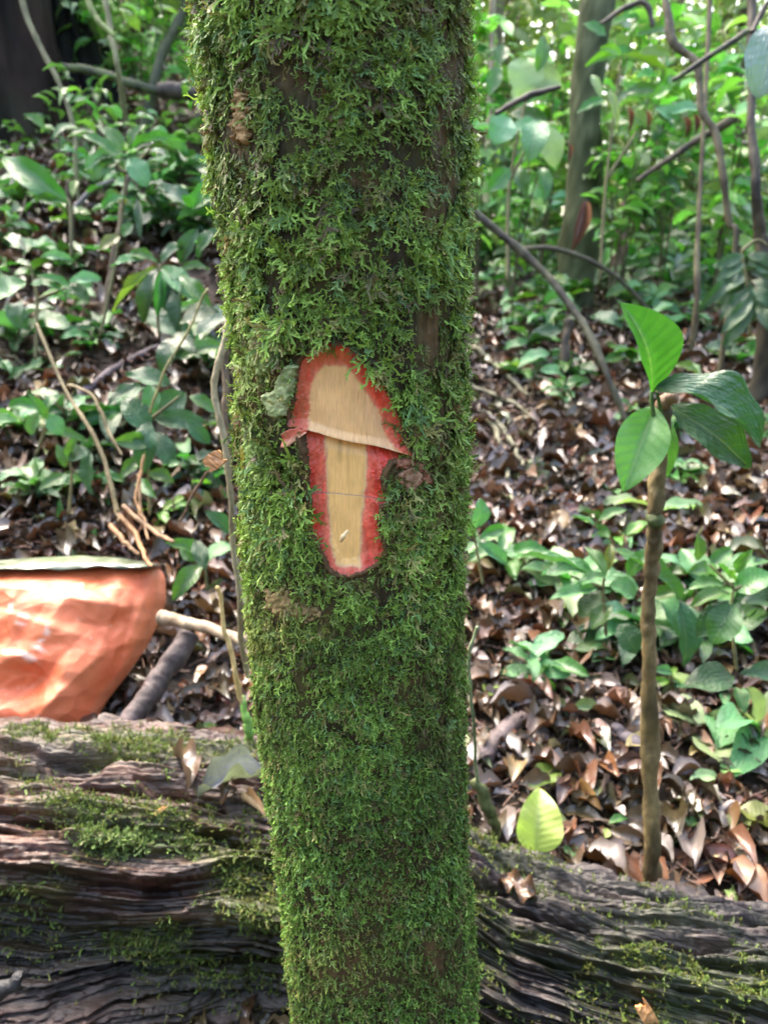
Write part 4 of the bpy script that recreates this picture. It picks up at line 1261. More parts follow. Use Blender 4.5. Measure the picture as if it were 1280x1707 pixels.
# ------------------------------------------------------------------ sticks, vines, roots
def strand(name, label, cat, pts, rad, col, col2, group=None, seed=0, mat=None, wander=.004, seg=8, n=None, far=1.5):
    """a single stem through (x, y, depth) points; depth None = where the ground is"""
    W, r = [], []
    rr = np.interp(np.linspace(0, 1, len(pts)), np.linspace(0, 1, len(rad)), rad)
    known = [p[2] for p in pts if p[2] is not None]
    if known and pts[-1][2] is None or known and pts[0][2] is None:
        flip = pts[0][2] is None
        if flip: pts = pts[::-1]; rr = rr[::-1]
        ref = pts[-2][2]
        db = float(hit(pts[-1][0], pts[-1][1])[1][0])
        db = min(max(db, ref * .8), ref * far)
        pts = [(x, y, (d if d is not None else ref) + db - ref) for x, y, d in pts]
        w = P(*pts[-1]); w[2] = min(ground_z(w[0], w[1]) - .02, w[2])
        fx, fy = proj(w); pts = pts + [(float(fx), float(fy), float((w - CAM) @ FWD))]
        rr = np.append(rr, rr[-1])
    for (x, y, d), q in zip(pts, rr):
        if d is None:
            w, dd = hit(x, y, .04 if cat == 'root' else .02); W.append(w[0]); r.append(q * dd[0] / FP)
        else:
            W.append(P(x, y, d)); r.append(q * d / FP)
    W = np.array(W)
    o = np.array(W[np.argmin(W[:, 2])])
    m = tube(name, W - o, r, mat or M_STEM, col=col, col2=col2, seed=seed, wander=wander, seg=seg, n=n or 14 * len(pts))
    ob = link(name, m, loc=Vector(o))
    return tag(ob, label, cat, group)

G1, G2 = (.12, .12, .05), (.24, .23, .12)       # grey green liana
B1, B2 = (.06, .04, .022), (.14, .10, .06)      # brown wood
D1, D2 = (.022, .018, .014), (.07, .055, .04)   # near black
S1, S2 = (.22, .15, .07), (.36, .26, .14)       # straw
strand("liana", "pale grey green liana slanting down from the top left corner", "vine", [(20, -80, 2.4), (42, 20, 2.4), (72, 85, 2.4), (100, 140, 2.4), (124, 215, 2.42), (128, 290, None)], [5, 4, 3.5], (.09, .09, .04), (.18, .18, .09), seed=1)
strand("vine", "dark slanting stem curving behind the trunk at top left", "vine", [(330, -60, 3.0), (300, 30, 3.0), (272, 85, 3.0), (255, 150, 3.0), (243, 215, None)], [6, 8, 9], (.035, .045, .02), (.08, .09, .035), seed=2)
strand("young_tree", "thin pale stem in the far top left greenery", "young tree", [(170, -60, 4), (182, 40, 4), (196, 110, 4), (212, 205, 4.2)], [4, 4.5, 5], G1, G2, seed=3, group="thin stems at top left")
strand("young_tree", "thin greenish stem right beside the pale one at top left", "young tree", [(130, -60, 3.6), (155, 20, 3.6), (190, 60, 3.6)], [5, 5, 3], (.14, .17, .05), (.24, .3, .1), seed=4, group="thin stems at top left")
strand("young_tree", "upright thin tan stem behind the others at top left", "young tree", [(200, -60, 5), (206, 60, 5), (216, 150, 5)], [4, 4, 4], S1, S2, seed=5, group="thin stems at top left")
strand("fallen_branch", "dark mossy fallen branch on the crest at top left", "branch", [(105, 112, 4.4), (160, 120, 4.4), (225, 142, 4.4), (300, 160, 4.5)], [6, 9, 7], D1, (.09, .12, .04), seed=6)
strand("fallen_branch", "black rotten branch lying below the crest near the trunk", "branch", [(262, 150, 4.3), (300, 152, 4.3), (345, 160, 4.3)], [10, 15, 10], D1, D2, seed=7)
strand("young_sapling", "dark upright sapling stem on the left slope", "young tree", [(120, 420, None), (120, 370, 2.6), (114, 300, 2.55)], [6, 5.5, 4], B1, D2, seed=8)
strand("young_sapling", "brown upright stem carrying the leaf cluster at upper left", "young tree", [(168, 560, None), (180, 480, 2.3), (195, 400, 2.3), (205, 340, 2.3), (215, 290, 2.3)], [5, 4.5, 3.5], B1, B2, seed=9)
strand("slanting_stick", "grey slanting stick on the left slope below the big leaf", "stick", [(60, 390, None), (110, 362, 2.5), (150, 320, 2.45), (190, 300, 2.4)], [5, 4.5, 4], (.16, .14, .15), (.28, .26, .27), seed=10)
strand("dark_stick", "thick dark purple stick lying on the slope left of trunk", "stick", [(95, 690, None), (150, 648, None), (200, 610, None), (268, 578, None)], [9, 8, 6], (.05, .035, .04), (.10, .075, .085), seed=11, seg=10)
strand("dark_stick", "thinner dark stick crossing under the purple one", "stick", [(80, 655, None), (140, 645, None), (200, 690, None)], [5, 4, 4], (.06, .05, .05), (.12, .10, .10), seed=12)
strand("vine", "tan vine from the slope down to the twig tangle above the sack", "vine", [(60, 540, 2.0), (105, 640, 1.95), (150, 715, 1.9), (180, 790, 1.87), (198, 860, 1.85)], [2.8, 3.6, 4.4], (.14, .11, .05), (.24, .19, .09), seed=13)
strand("vine", "tan vine fork ending above the orange sack twig tangle", "vine", [(112, 642, 1.95), (155, 660, 1.92), (178, 715, 1.9), (206, 760, 1.88)], [3, 3, 2.4], (.15, .11, .05), (.24, .19, .09), seed=14)
strand("vine", "thin yellowish tendril rising through the dark leaves", "vine", [(345, 480, 1.7), (320, 540, 1.72), (275, 620, 1.74), (250, 690, 1.78)], [2.2, 2.2, 2.2], (.2, .19, .07), (.3, .28, .12), seed=15)
strand("liana", "pale brown liana running down along the left side of the trunk", "vine", [(395, 480, 1.15), (378, 560, 1.15), (359, 640, 1.15), (372, 730, 1.15), (385, 830, 1.16), (396, 950, 1.2), (402, 1050, 1.24), (414, 1130, 1.3)], [6, 5.5, 4.5], (.22, .18, .10), (.36, .32, .20), seed=16)
strand("liana", "brown liana hidden partly behind the trunk at its left edge", "vine", [(392, 500, 1.3), (378, 580, 1.3), (376, 680, 1.3), (390, 800, 1.3)], [6, 6, 5], B1, B2, seed=17)
for i, (pts, cc) in enumerate([
    ([(195, 850, 1.86), (225, 890, 1.8), (240, 920, 1.74), (252, 945, 1.68)], (.42, .22, .09)),
    ([(185, 875, 1.84), (210, 905, 1.78), (232, 925, 1.75)], (.36, .20, .09)),
    ([(205, 842, 1.84), (250, 880, 1.76), (290, 905, 1.68)], (.34, .20, .10)),
    ([(196, 840, 1.86), (198, 870, 1.83)], (.30, .22, .10)),
    ([(232, 790, 1.85), (236, 850, 1.8), (248, 900, 1.74)], (.38, .22, .10)),
    ([(300, 870, 1.6), (325, 820, 1.58), (350, 782, 1.55)], (.18, .11, .07)),
    ([(240, 760, 1.85), (228, 830, 1.8), (236, 860, 1.77)], (.34, .17, .06))]):
    strand("twig", ["stout orange root curving onto the sack edge", "short orange root stub left of the stout one", "slanting tan twig running right from the tangle", "tiny twig at the foot of the tan vine",
           "upright orange brown twig above the sack corner", "dark twig leaning up toward the orange wood chip", "thin reddish twig beside the upright orange one"][i], "twig", pts, [4.5, 4, 3] if i < 3 else [2.5, 2.5, 2], tuple(v * .5 for v in cc), tuple(v * .8 for v in cc), group="twigs above the orange sack", seed=20 + i)
strand("beige_stick", "beige stick pointing from the sack to the trunk", "stick", [(270, 1030, 1.62), (320, 1040, 1.56), (410, 1068, 1.47)], [12, 11, 10], (.18, .13, .08), (.32, .25, .17), seed=30, seg=12)
strand("dark_stick", "thick dark stick slanting down beside the orange sack", "stick", [(318, 1055, 1.66), (280, 1115, 1.62), (240, 1170, 1.57), (205, 1225, 1.54)], [17, 19, 18], (.045, .032, .03), (.12, .09, .085), seed=31, seg=14)
strand("straw", "thin pale straw leaning against the trunk above the log", "straw", [(362, 975, 1.38), (376, 1050, 1.39), (392, 1120, 1.40), (406, 1172, 1.42)], [3.2, 4, 4.5], (.42, .30, .11), (.58, .44, .20), seed=32)
strand("straw", "short beige straw in the litter between sack and trunk", "straw", [(395, 985, None), (430, 1004, None)], [4, 4], S1, S2, seed=33)
# right hand side
strand("fallen_branch", "long grey branch sloping down from behind the trunk at right", "branch", [(760, 320, 2.6), (800, 362, 2.6), (858, 412, 2.6), (910, 460, 2.55), (955, 515, 2.5), (985, 560, 2.45), (1015, 625, 2.4), (1040, 700, 2.38), (1055, 740, None)], [5, 7, 7.5, 6, 6.5, 7, 5, 4], (.022, .02, .012), (.075, .075, .04), seed=40, seg=12, wander=.012)
strand("fallen_branch", "thin curved side branch arching right off the long grey one", "branch", [(870, 413, 2.58), (915, 414, 2.6), (965, 428, 2.65), (1012, 452, 2.7), (1050, 482, 2.75), (1082, 520, 2.8), (1100, 560, None)], [4.5, 4.5, 4, 3], (.04, .035, .022), (.10, .095, .06), seed=41, wander=.01)
strand("stake", "dark upright stub carrying the long grey branch", "stick", [(938, 640, None), (941, 590, 2.5), (948, 530, 2.5)], [6, 8, 8], D1, (.09, .07, .04), seed=42)
roots_px = [([(782, 575, None), (825, 608, None), (880, 660, None)], 7), ([(800, 600, None), (870, 615, None), (905, 632, None), (925, 640, None)], 6), ([(775, 650, None), (815, 700, None), (838, 750, None), (848, 800, None)], 8),
            ([(812, 690, None), (848, 730, None), (872, 775, None)], 7), ([(775, 510, None), (830, 470, None), (855, 480, None), (852, 440, None)], 7), ([(782, 640, None), (850, 670, None), (890, 700, None)], 5)]
rl = ["grey root arching out from behind the trunk at mid height", "thin root branching level toward the far litter", "pale root running down close beside the trunk", "second fork of the pale root by the trunk", "mossy looped root high beside the trunk", "slender dark root under the arching grey one"]
for i, (pts, w) in enumerate(roots_px):
    strand("root", rl[i], "root", pts, [w * .8, w * .65, w * .4], (.08, .075, .04), (.19, .18, .11), group="roots behind the trunk at right", seed=50 + i, wander=.01)
strand("liana", "twisting dark liana hanging through the top right greenery", "vine", [(1095, -60, 2.9), (1110, 20, 2.9), (1122, 70, 2.9), (1160, 110, 2.9), (1168, 180, 2.9), (1192, 225, 2.9), (1205, 300, 2.9), (1214, 370, 2.95), (1224, 410, None)], [6, 7, 6, 6, 5], (.05, .04, .025), (.13, .11, .06), seed=60, wander=.008, far=1.08)
strand("thin_tree", "slender dark trunk near the right edge with a pale foot", "tree", [(1248, -80, 2.7), (1250, 20, 2.7), (1254, 110, 2.7), (1250, 220, 2.7), (1256, 300, 2.7), (1262, 360, 2.75), (1270, 420, 2.8), (1282, 520, None)], [7, 8, 8, 7, 9, 12, 16], D1, (.09, .075, .045), seed=61, seg=12, wander=.01, far=1.15)
strand("branch", "thin side twig forking right from the slender dark trunk", "branch", [(1252, 55, 2.7), (1275, 10, 2.7), (1300, -40, 2.7)], [5, 4, 3], D1, D2, seed=62)
strand("fallen_branch", "dark leaning pole crossing the green at top right", "branch", [(1330, 70, 3.9), (1230, 190, 3.9), (1150, 240, 3.9), (1060, 302, 3.9)], [6, 8, 6, 4], D1, (.08, .06, .035), seed=63, seg=10)
strand("fallen_branch", "thin dark twig leaning parallel above the dark pole", "branch", [(1250, 50, 3.0), (1180, 95, 3.0), (1120, 135, 3.0)], [5, 5, 4], D1, (.07, .10, .03), seed=64)
strand("fallen_branch", "dark twig crossing behind the big pale leaves right of trunk", "branch", [(825, 190, 3.2), (880, 160, 3.2), (935, 145, 3.2)], [4, 6, 4], D1, D2, seed=65)
strand("fallen_branch", "short dark twig at the top centre right greenery", "branch", [(1000, 40, 3.6), (1040, 15, 3.6), (1075, 5, 3.6), (1088, 45, 3.6)], [3, 5, 4], D1, D2, seed=66)
strand("broken_stump", "brown broken stump in the ferny background right of trunk", "stump", [(1028, 490, None), (1033, 420, 4.0), (1036, 370, 4.0), (1042, 325, 4.0), (1050, 285, 4.0)], [13, 10, 8, 6, 4], (.06, .035, .022), (.17, .10, .065), seed=67, seg=14, wander=.02)
strand("young_tree", "thin upright stem right of centre background", "young tree", [(1160, 500, None), (1163, 400, 3.4), (1172, 200, 3.4), (1182, 30, 3.4), (1186, -60, 3.4)], [5, 4, 4], B1, (.16, .14, .07), seed=68, far=1.1, group="thin stems in the right background")
strand("young_tree", "thin pale stem far behind the big pale leaves", "young tree", [(812, 260, 5), (818, 100, 5), (822, -60, 5)], [6, 6, 6], (.18, .15, .09), (.32, .26, .16), seed=69, group="thin stems in the right background")
strand("straw", "long thin tan stick lying behind the sapling across the litter", "stick", [(850, 1090, None), (930, 1125, None), (1020, 1160, None), (1100, 1195, None), (1200, 1235, None), (1300, 1290, None)], [3.5, 4.5, 5, 5, 4], (.20, .13, .08), (.40, .30, .20), seed=70)
strand("straw", "thin straw stick above the glossy seedling", "stick", [(820, 885, None), (890, 915, None), (960, 960, None)], [3, 3.5, 3], S1, S2, seed=71)
strand("dark_stick", "short thick dark purple stick between trunk and sapling", "stick", [(795, 1272, None), (835, 1225, None), (872, 1195, None)], [16, 17, 15], (.07, .05, .045), (.15, .115, .11), seed=72, seg=14)
strand("dark_stick", "dark stick touching the sapling at knee height", "stick", [(1022, 1215, None), (1060, 1240, None), (1080, 1250, None)], [11, 12, 11], (.06, .05, .055), (.12, .10, .11), seed=73, seg=12)
strand("straw", "short yellow tan split stick above the thick dark one", "stick", [(858, 1155, None), (878, 1185, None), (890, 1210, None)], [5, 7, 4], (.38, .24, .11), (.55, .38, .2), seed=74)
strand("dark_stick", "thin dark stick lying level right beside the trunk", "stick", [(790, 1026, None), (830, 1028, None), (870, 1034, None)], [6, 5.5, 5], (.08, .055, .05), (.16, .12, .11), seed=75)
strand("twig", "small dark twig right of the level dark stick", "twig", [(880, 1048, None), (915, 1062, None)], [4, 3], D1, D2, seed=76)
strand("twig", "pale twig near the right edge behind the log", "twig", [(1162, 1382, None), (1190, 1355, None), (1222, 1336, None)], [5, 5, 4], (.22, .17, .14), (.36, .30, .26), seed=77)
strand("grass_blade", "thin green blade bending down beside the trunk at right", "grass blade", [(795, 1040, 1.15), (782, 1110, 1.17), (786, 1200, 1.22), (796, 1300, 1.3)], [3, 3, 3], (.10, .15, .07), (.22, .28, .15), seed=78)
strand("twig", "thin yellowish twig rising left of the mottled leaf", "twig", [(835, 1130, None), (858, 1090, None), (878, 1048, None)], [3, 3, 2.5], (.18, .15, .05), (.3, .25, .1), seed=79)
strand("mossy_root", "short mossy root hugging the trunk just above the log", "root", [(790, 1300, 1.42), (815, 1350, 1.43), (830, 1395, 1.46)], [8, 10, 8], (.05, .06, .02), (.11, .13, .045), seed=80, seg=12)
strand("thorn_twig", "pale short twig standing at the back edge of the log", "twig", [(1100, 1500, 1.42), (1106, 1475, 1.42), (1112, 1448, 1.42)], [3, 3, 2], S1, S2, seed=81)
strand("dark_stick", "wet black stick poking out at the bottom left corner", "stick", [(-40, 1675, 1.03), (0, 1655, 1.03), (38, 1628, 1.03)], [14, 13, 11], (.01, .01, .011), (.03, .03, .032), seed=82, seg=12)

# green leaf blade by the log left of the trunk
strand("grass_blade", "bright green blade standing behind the log at the trunk's left", "grass blade", [(402, 1160, 1.42), (412, 1195, 1.42), (416, 1222, 1.43), (412, 1245, 1.44)], [3, 8, 7, 5], (.16, .32, .06), (.22, .42, .10), seed=90, mat=M_STEM)

# hanging dead leaf and others
def air_leaf(bx, by, tx, ty, w, d, kind, label, name="hanging_leaf", facing=(0, -1, .3), cat="leaf", group=None, dd=0):
    o = put_leaf(None, P(bx, by, d), P(tx, ty, d + dd), w * d / FP, kind, 0, facing, name=name)
    return tag(o, label, cat, group)
air_leaf(975, 335, 952, 420, 30, 3.2, 'brown', "rusty brown dead leaf hanging in the right background")
air_leaf(1045, 180, 1046, 225, 10, 3.6, 'brown', "thin brown hanging dead leaf above the broken stump", group="small dead leaves hanging in the far shrubs")
air_leaf(1076, 185, 1078, 220, 10, 3.6, 'brown', "thin brown hanging dead leaf right above the broken stump", group="small dead leaves hanging in the far shrubs")
air_leaf(1138, 195, 1142, 232, 11, 3.6, 'brown', "thin brown hanging dead leaf left of the twisting liana", group="small dead leaves hanging in the far shrubs")
air_leaf(1155, 190, 1158, 225, 12, 3.6, 'brown', "thin brown hanging dead leaf touching the twisting liana", group="small dead leaves hanging in the far shrubs")
air_leaf(948, 240, 946, 275, 10, 3.5, 'brown', "thin brown hanging dead leaf in front of the fat grey trunk", group="small dead leaves hanging in the far shrubs")
big = leaf_mesh("big_blue", M_GLOSS, (.10, .19, .17), (.15, .25, .22), 61, nu=16, nv=8, peak=.5, sharp=.6, arch=.08, fold=.1, wave=.02)
air_leaf(1290, 40, 1262, 165, 78, 1.7, big, "big blue green leaf reaching in at the top right corner", cat="leaf", facing=(-.2, -1, .3))

# ------------------------------------------------------------------ plants with leaves placed as seen
def plant(name, label, cat, base, d, stems, leaves, kind, facing=None, group=None, dj=.05, wj=1.0):
    """stems: lists of (x, y[, depth]); leaves: (bx, by, tx, ty, w[, kind]); depth d of the whole plant"""
    d0_ = d
    d = float(min(max(hit(*base)[1][0], d * .8), d * 1.2))
    w, dg = hit(*base) if len(base) == 2 else (np.array([P(*base)]), [base[2]])
    r = root(name, w[0], label, cat, group)
    for i, st in enumerate(stems):
        pts = [(s[0], s[1], d) for s in st]
        stem_px("stem", pts, [3.6, 2.6, 1.8], r, n=8 * len(pts), seg=6, seed=i, col=(.07, .07, .025), col2=(.16, .15, .06))
    for (bx, by, tx, ty, lw, *k) in leaves:
        f = facing or (random.uniform(-.4, .4), random.uniform(-.9, -.4), random.uniform(.5, 1))
        leaf_px(r, bx, by, tx, ty, lw * wj, d + random.uniform(-dj, dj), k[0] if k else kind, dd=random.uniform(-.06, .05), facing=f, roll=random.uniform(-.25, .25))
    return r

plant("understory_plant", "leafy plant with glossy narrow leaves in a whorl at upper left", "plant", (168, 560), 2.3, [[(168, 560, 2.32), (195, 420), (210, 290)], [(210, 290), (170, 250)], [(210, 290), (260, 240)]],
      [(215, 262, 140, 285, 22, 'silver'), (200, 262, 130, 225, 24, 'mid'), (205, 255, 175, 210, 30, 'mid'), (215, 250, 245, 208, 22, 'mid'), (218, 252, 312, 238, 22, 'mid'), (222, 258, 300, 258, 18, 'dark'), (215, 262, 248, 312, 36, 'silver'),
       (200, 265, 152, 300, 24, 'silver'), (255, 215, 282, 232, 24, 'silver'), (195, 272, 160, 268, 18, 'mid'), (230, 330, 235, 400, 14, 'dark'), (213, 330, 170, 350, 22, 'mid'), (215, 340, 180, 325, 18, 'olive'), (200, 392, 168, 418, 24, 'olive'), (205, 395, 222, 372, 22, 'mid')], 'mid')
plant("understory_plant", "single big green leaf on a dark stem at the left edge", "plant", (120, 430), 2.5, [[(120, 430, 2.6), (118, 350), (112, 330)]],
      [(118, 342, 5, 262, 46, 'mid'), (118, 340, 60, 335, 14, 'mid'), (122, 330, 128, 300, 14, 'olive')], 'mid', facing=(0, -1, .35))
plant("understory_plant", "dense cluster of narrow green leaves left of the trunk", "plant", (265, 560), 2.1, [[(265, 560, 2.15), (262, 480), (268, 440)], [(300, 560, 2.1), (300, 480), (300, 450)]],
      [(262, 445, 190, 520, 24, 'olive'), (262, 448, 240, 540, 26, 'dark'), (266, 448, 285, 540, 24, 'dark'), (270, 445, 330, 500, 34, 'silver'), (268, 440, 310, 405, 22, 'blue'), (265, 440, 215, 425, 20, 'mid'), (300, 440, 330, 380, 28, 'dark'), (300, 450, 350, 450, 20, 'mid'),
       (300, 445, 275, 520, 22, 'dark'), (250, 430, 185, 445, 22, 'silver'), (305, 470, 300, 560, 24, 'dark'), (300, 460, 355, 520, 26, 'mid'), (310, 420, 360, 400, 20, 'mid'), (260, 450, 230, 500, 20, 'light'), (270, 450, 262, 530, 20, 'mid'), (330, 430, 372, 380, 26, 'blue'), (320, 350, 365, 330, 26, 'mid'), (322, 350, 362, 300, 24, 'mid')], 'dark')
plant("understory_plant", "plant with broad pale leaves glaring at the left edge", "plant", (60, 600), 2.0, [[(60, 600, 2.05), (62, 500), (50, 440)], [(62, 500), (110, 480)]],
      [(45, 470, -10, 500, 44, 'silver'), (40, 500, 35, 545, 36, 'blue'), (10, 505, 45, 550, 34, 'blue'), (50, 475, 110, 492, 22, 'silver'), (115, 470, 170, 465, 22, 'silver'), (70, 428, 122, 432, 16, 'silver'), (45, 420, 10, 395, 22, 'blue'), (120, 480, 60, 460, 20, 'mid'), (110, 475, 150, 500, 24, 'blue')], 'blue')
plant("broad_leaf_plant", "plant with broad dull blue green leaves left of the liana", "plant", (250, 860), 1.72, [[(250, 860, 1.8), (248, 760), (250, 690)], [(250, 700), (300, 660)], [(248, 740), (215, 680)]],
      [(250, 720, 205, 664, 44, 'blue'), (250, 700, 310, 655, 46, 'blue'), (260, 700, 345, 705, 34, 'blue'), (248, 700, 240, 790, 38, 'blue'), (255, 720, 290, 780, 36, 'blue'), (285, 640, 210, 625, 36, 'blue'), (270, 625, 300, 560, 34, 'dark'), (300, 600, 370, 575, 30, 'mid'),
       (315, 660, 362, 690, 24, 'mid'), (250, 740, 190, 735, 30, 'mid'), (245, 760, 200, 800, 24, 'mid'), (235, 640, 180, 675, 24, 'dark'), (245, 790, 290, 805, 28, 'mid'), (300, 540, 365, 520, 34, 'dark'), (290, 560, 330, 590, 28, 'dark'), (255, 690, 250, 640, 30, 'mid'), (310, 700, 350, 740, 26, 'blue'), (230, 800, 262, 830, 22, 'mid')], 'blue', facing=(.1, -.9, .6))
plant("small_seedling", "seedling with glossy upturned leaves at the left edge", "seedling", (60, 760), 1.85, [[(60, 760, 1.9), (80, 700), (75, 680)]],
      [(75, 690, 15, 680, 24, 'mid'), (78, 690, 105, 725, 30, 'silver'), (75, 685, 50, 725, 26, 'silver'), (75, 690, 95, 660, 20, 'mid'), (80, 700, 45, 655, 18, 'mid')], 'mid')
plant("small_seedling", "seedling with drooping dull leaves above the sack", "seedling", (115, 860), 1.8, [[(115, 860, 1.85), (120, 790), (112, 760)]],
      [(115, 765, 150, 750, 26, 'blue'), (150, 752, 155, 825, 32, 'blue'), (112, 790, 65, 818, 22, 'mid'), (110, 780, 95, 740, 18, 'mid'), (118, 770, 130, 725, 20, 'mid'), (105, 905, 100, 830, 12, 'mid'), (155, 905, 160, 880, 12, 'mid'), (85, 925, 130, 925, 30, 'dark')], 'blue')
plant("small_seedling", "small three leaved seedling between the sack and the trunk", "seedling", (330, 985), 1.45, [[(345, 985, 1.5), (342, 940), (338, 930)]],
      [(338, 935, 275, 905, 26, 'mid'), (340, 935, 398, 915, 36, 'silver'), (342, 940, 288, 1002, 32, 'mid'), (325, 900, 345, 950, 26, 'dark'), (385, 890, 342, 852, 26, 'blue'), (300, 915, 330, 935, 22, 'mid')], 'mid')
plant("small_seedling", "tiny sprout with round leaves on the litter left of trunk", "seedling", (290, 850), 1.6, [[(290, 850, 1.65), (290, 830)]],
      [(290, 838, 272, 850, 16, 'light'), (290, 838, 308, 830, 16, 'light'), (300, 770, 280, 778, 14, 'mid'), (310, 765, 330, 772, 16, 'mid')], 'light')
plant("round_leaf_plant", "low plant with rounded green leaves at the right edge", "plant", (1230, 1110), 1.35, [[(1228, 1120, 1.4), (1218, 1030), (1222, 980)], [(1222, 980), (1180, 940)], [(1222, 985), (1262, 960)]],
      [(1225, 1008, 1185, 1075, 56, 'mid'), (1215, 1000, 1160, 1062, 38, 'dark'), (1222, 985, 1290, 960, 50, 'mid'), (1215, 990, 1150, 1012, 26, 'mid'), (1205, 975, 1145, 982, 28, 'mid'), (1162, 935, 1160, 888, 26, 'mid'), (1225, 955, 1255, 915, 20, 'mid'), (1215, 965, 1196, 942, 20, 'light'),
       (1225, 972, 1205, 950, 14, 'light'), (1222, 1128, 1140, 1142, 52, 'dark'), (1232, 1122, 1300, 1130, 36, 'dark'), (1245, 1145, 1262, 1205, 40, 'pale'), (1225, 1145, 1240, 1190, 24, 'mid')], 'mid', facing=(0, -.6, .9), dj=.02)
plant("glossy_seedling", "seedling with long shiny wet leaves left of the sapling stem", "seedling", (1010, 1020), 1.5, [[(1010, 1060, 1.56), (1005, 980), (1010, 950)], [(1005, 980), (950, 960)]],
      [(1020, 915, 1140, 1002, 34, 'mid'), (1010, 960, 960, 975, 22, 'silver'), (1000, 970, 905, 958, 30, 'silver'), (1000, 965, 870, 925, 22, 'silver'), (995, 980, 915, 1000, 26, 'silver'), (1005, 985, 965, 1030, 36, 'dark'), (1015, 975, 1060, 990, 40, 'silver'), (1010, 960, 975, 912, 22, 'mid'),
       (1010, 955, 1018, 905, 18, 'olive'), (1045, 960, 1100, 920, 34, 'mid'), (1100, 985, 1130, 1060, 34, 'silver'), (1130, 1000, 1138, 1110, 46, 'blue'), (1060, 1090, 1030, 1040, 46, 'blue'), (1020, 1010, 985, 1050, 34, 'mid'), (1075, 1000, 1150, 985, 26, 'mid')], 'silver', facing=(0, -.5, 1), dj=.03)
plant("glossy_seedling", "pale leaved seedling hugging the trunk's right edge", "seedling", (800, 960), 1.2, [[(805, 975, 1.25), (795, 920), (786, 870)]],
      [(792, 880, 800, 830, 34, 'silver'), (792, 895, 790, 850, 30, 'silver'), (795, 905, 845, 940, 24, 'silver'), (795, 905, 775, 925, 24, 'mid'), (798, 900, 840, 880, 22, 'mid')], 'silver')
plant("small_seedling", "tiny green seedling in the litter below the long stick", "seedling", (925, 1160), 1.75, [[(925, 1165, 1.78), (925, 1145)]],
      [(925, 1150, 900, 1128, 12, 'mid'), (925, 1150, 958, 1160, 14, 'silver'), (925, 1150, 945, 1135, 10, 'mid')], 'mid')
plant("small_seedling", "low wet seedling just right of the sapling base", "seedling", (1125, 1400), 1.46, [[(1125, 1410, 1.5), (1118, 1390)]],
      [(1118, 1395, 1100, 1370, 18, 'dark'), (1118, 1395, 1150, 1400, 20, 'silver'), (1118, 1395, 1140, 1375, 14, 'dark'), (1115, 1395, 1125, 1425, 16, 'dark')], 'dark')
pl = []
for k in range(7):
    yy = 425 + k * 14
    pl += [(1238 + k * 3, yy, 1190 + k * 2, yy + 22 + k * 8, 22, 'dark'), (1242 + k * 3, yy, 1290, yy + 20 + k * 5, 22, 'dark')]
pl += [(1225, 440, 1185, 445, 16, 'blue'), (1230, 455, 1160, 520, 22, 'dark'), (1245, 470, 1245, 545, 28, 'blue')]
plant("compound_leaf_plant", "plant with drooping dark compound leaves by the pale foot trunk", "plant", (1250, 560), 2.6, [[(1250, 560, 2.7), (1245, 480), (1235, 420)], [(1235, 420), (1262, 400), (1290, 420)]], pl, 'dark', facing=(-.2, -1, .5), dj=.1)
plant("large_leaf_shrub", "shrub with large pale drooping leaves right beside the trunk", "shrub", (845, 420), 3.0, [[(845, 470, None or 3.1), (850, 300), (880, 150)], [(850, 300), (880, 240)]],
      [(880, 95, 868, 170, 62, 'pale'), (880, 130, 935, 135, 46, 'pale'), (872, 90, 925, 108, 20, 'pale'), (900, 200, 880, 270, 46, 'silver'), (905, 210, 925, 280, 46, 'pale'), (850, 195, 820, 240, 48, 'silver'), (850, 190, 912, 200, 26, 'blue'), (850, 215, 905, 215, 30, 'silver'), (855, 165, 870, 150, 26, 'pale'),
       (830, 110, 840, 75, 26, 'mid'), (830, 110, 815, 160, 26, 'mid'), (895, 120, 905, 60, 26, 'mid'), (850, 280, 815, 320, 30, 'mid'), (860, 280, 875, 330, 28, 'mid'), (900, 280, 905, 340, 26, 'mid')], 'pale', facing=(0, -1, .5), dj=.12)
plant("lanky_shrub", "shrub with narrow arching bright leaves before the fat trunk", "shrub", (1000, 460), 3.3, [[(1000, 470, 3.4), (1010, 300), (1035, 100)], [(1010, 300), (1060, 220)]],
      [(1035, 92, 975, 110, 14, 'light'), (1035, 92, 1110, 118, 18, 'light'), (1035, 92, 1000, 80, 16, 'light'), (1012, 150, 1028, 215, 16, 'pale'), (985, 125, 1002, 165, 14, 'pale'), (1030, 140, 1085, 165, 20, 'light'), (1040, 155, 1100, 150, 22, 'mid'), (1010, 165, 960, 190, 20, 'mid'),
       (1085, 165, 1120, 145, 20, 'light'), (1110, 190, 1170, 185, 22, 'silver'), (1090, 180, 1130, 200, 20, 'silver'), (1050, 185, 1095, 220, 18, 'light'), (1060, 60, 1110, 50, 20, 'mid'), (1060, 90, 1120, 95, 24, 'light'), (1010, 60, 970, 40, 22, 'mid')], 'light', facing=(0, -.9, .6), dj=.15)

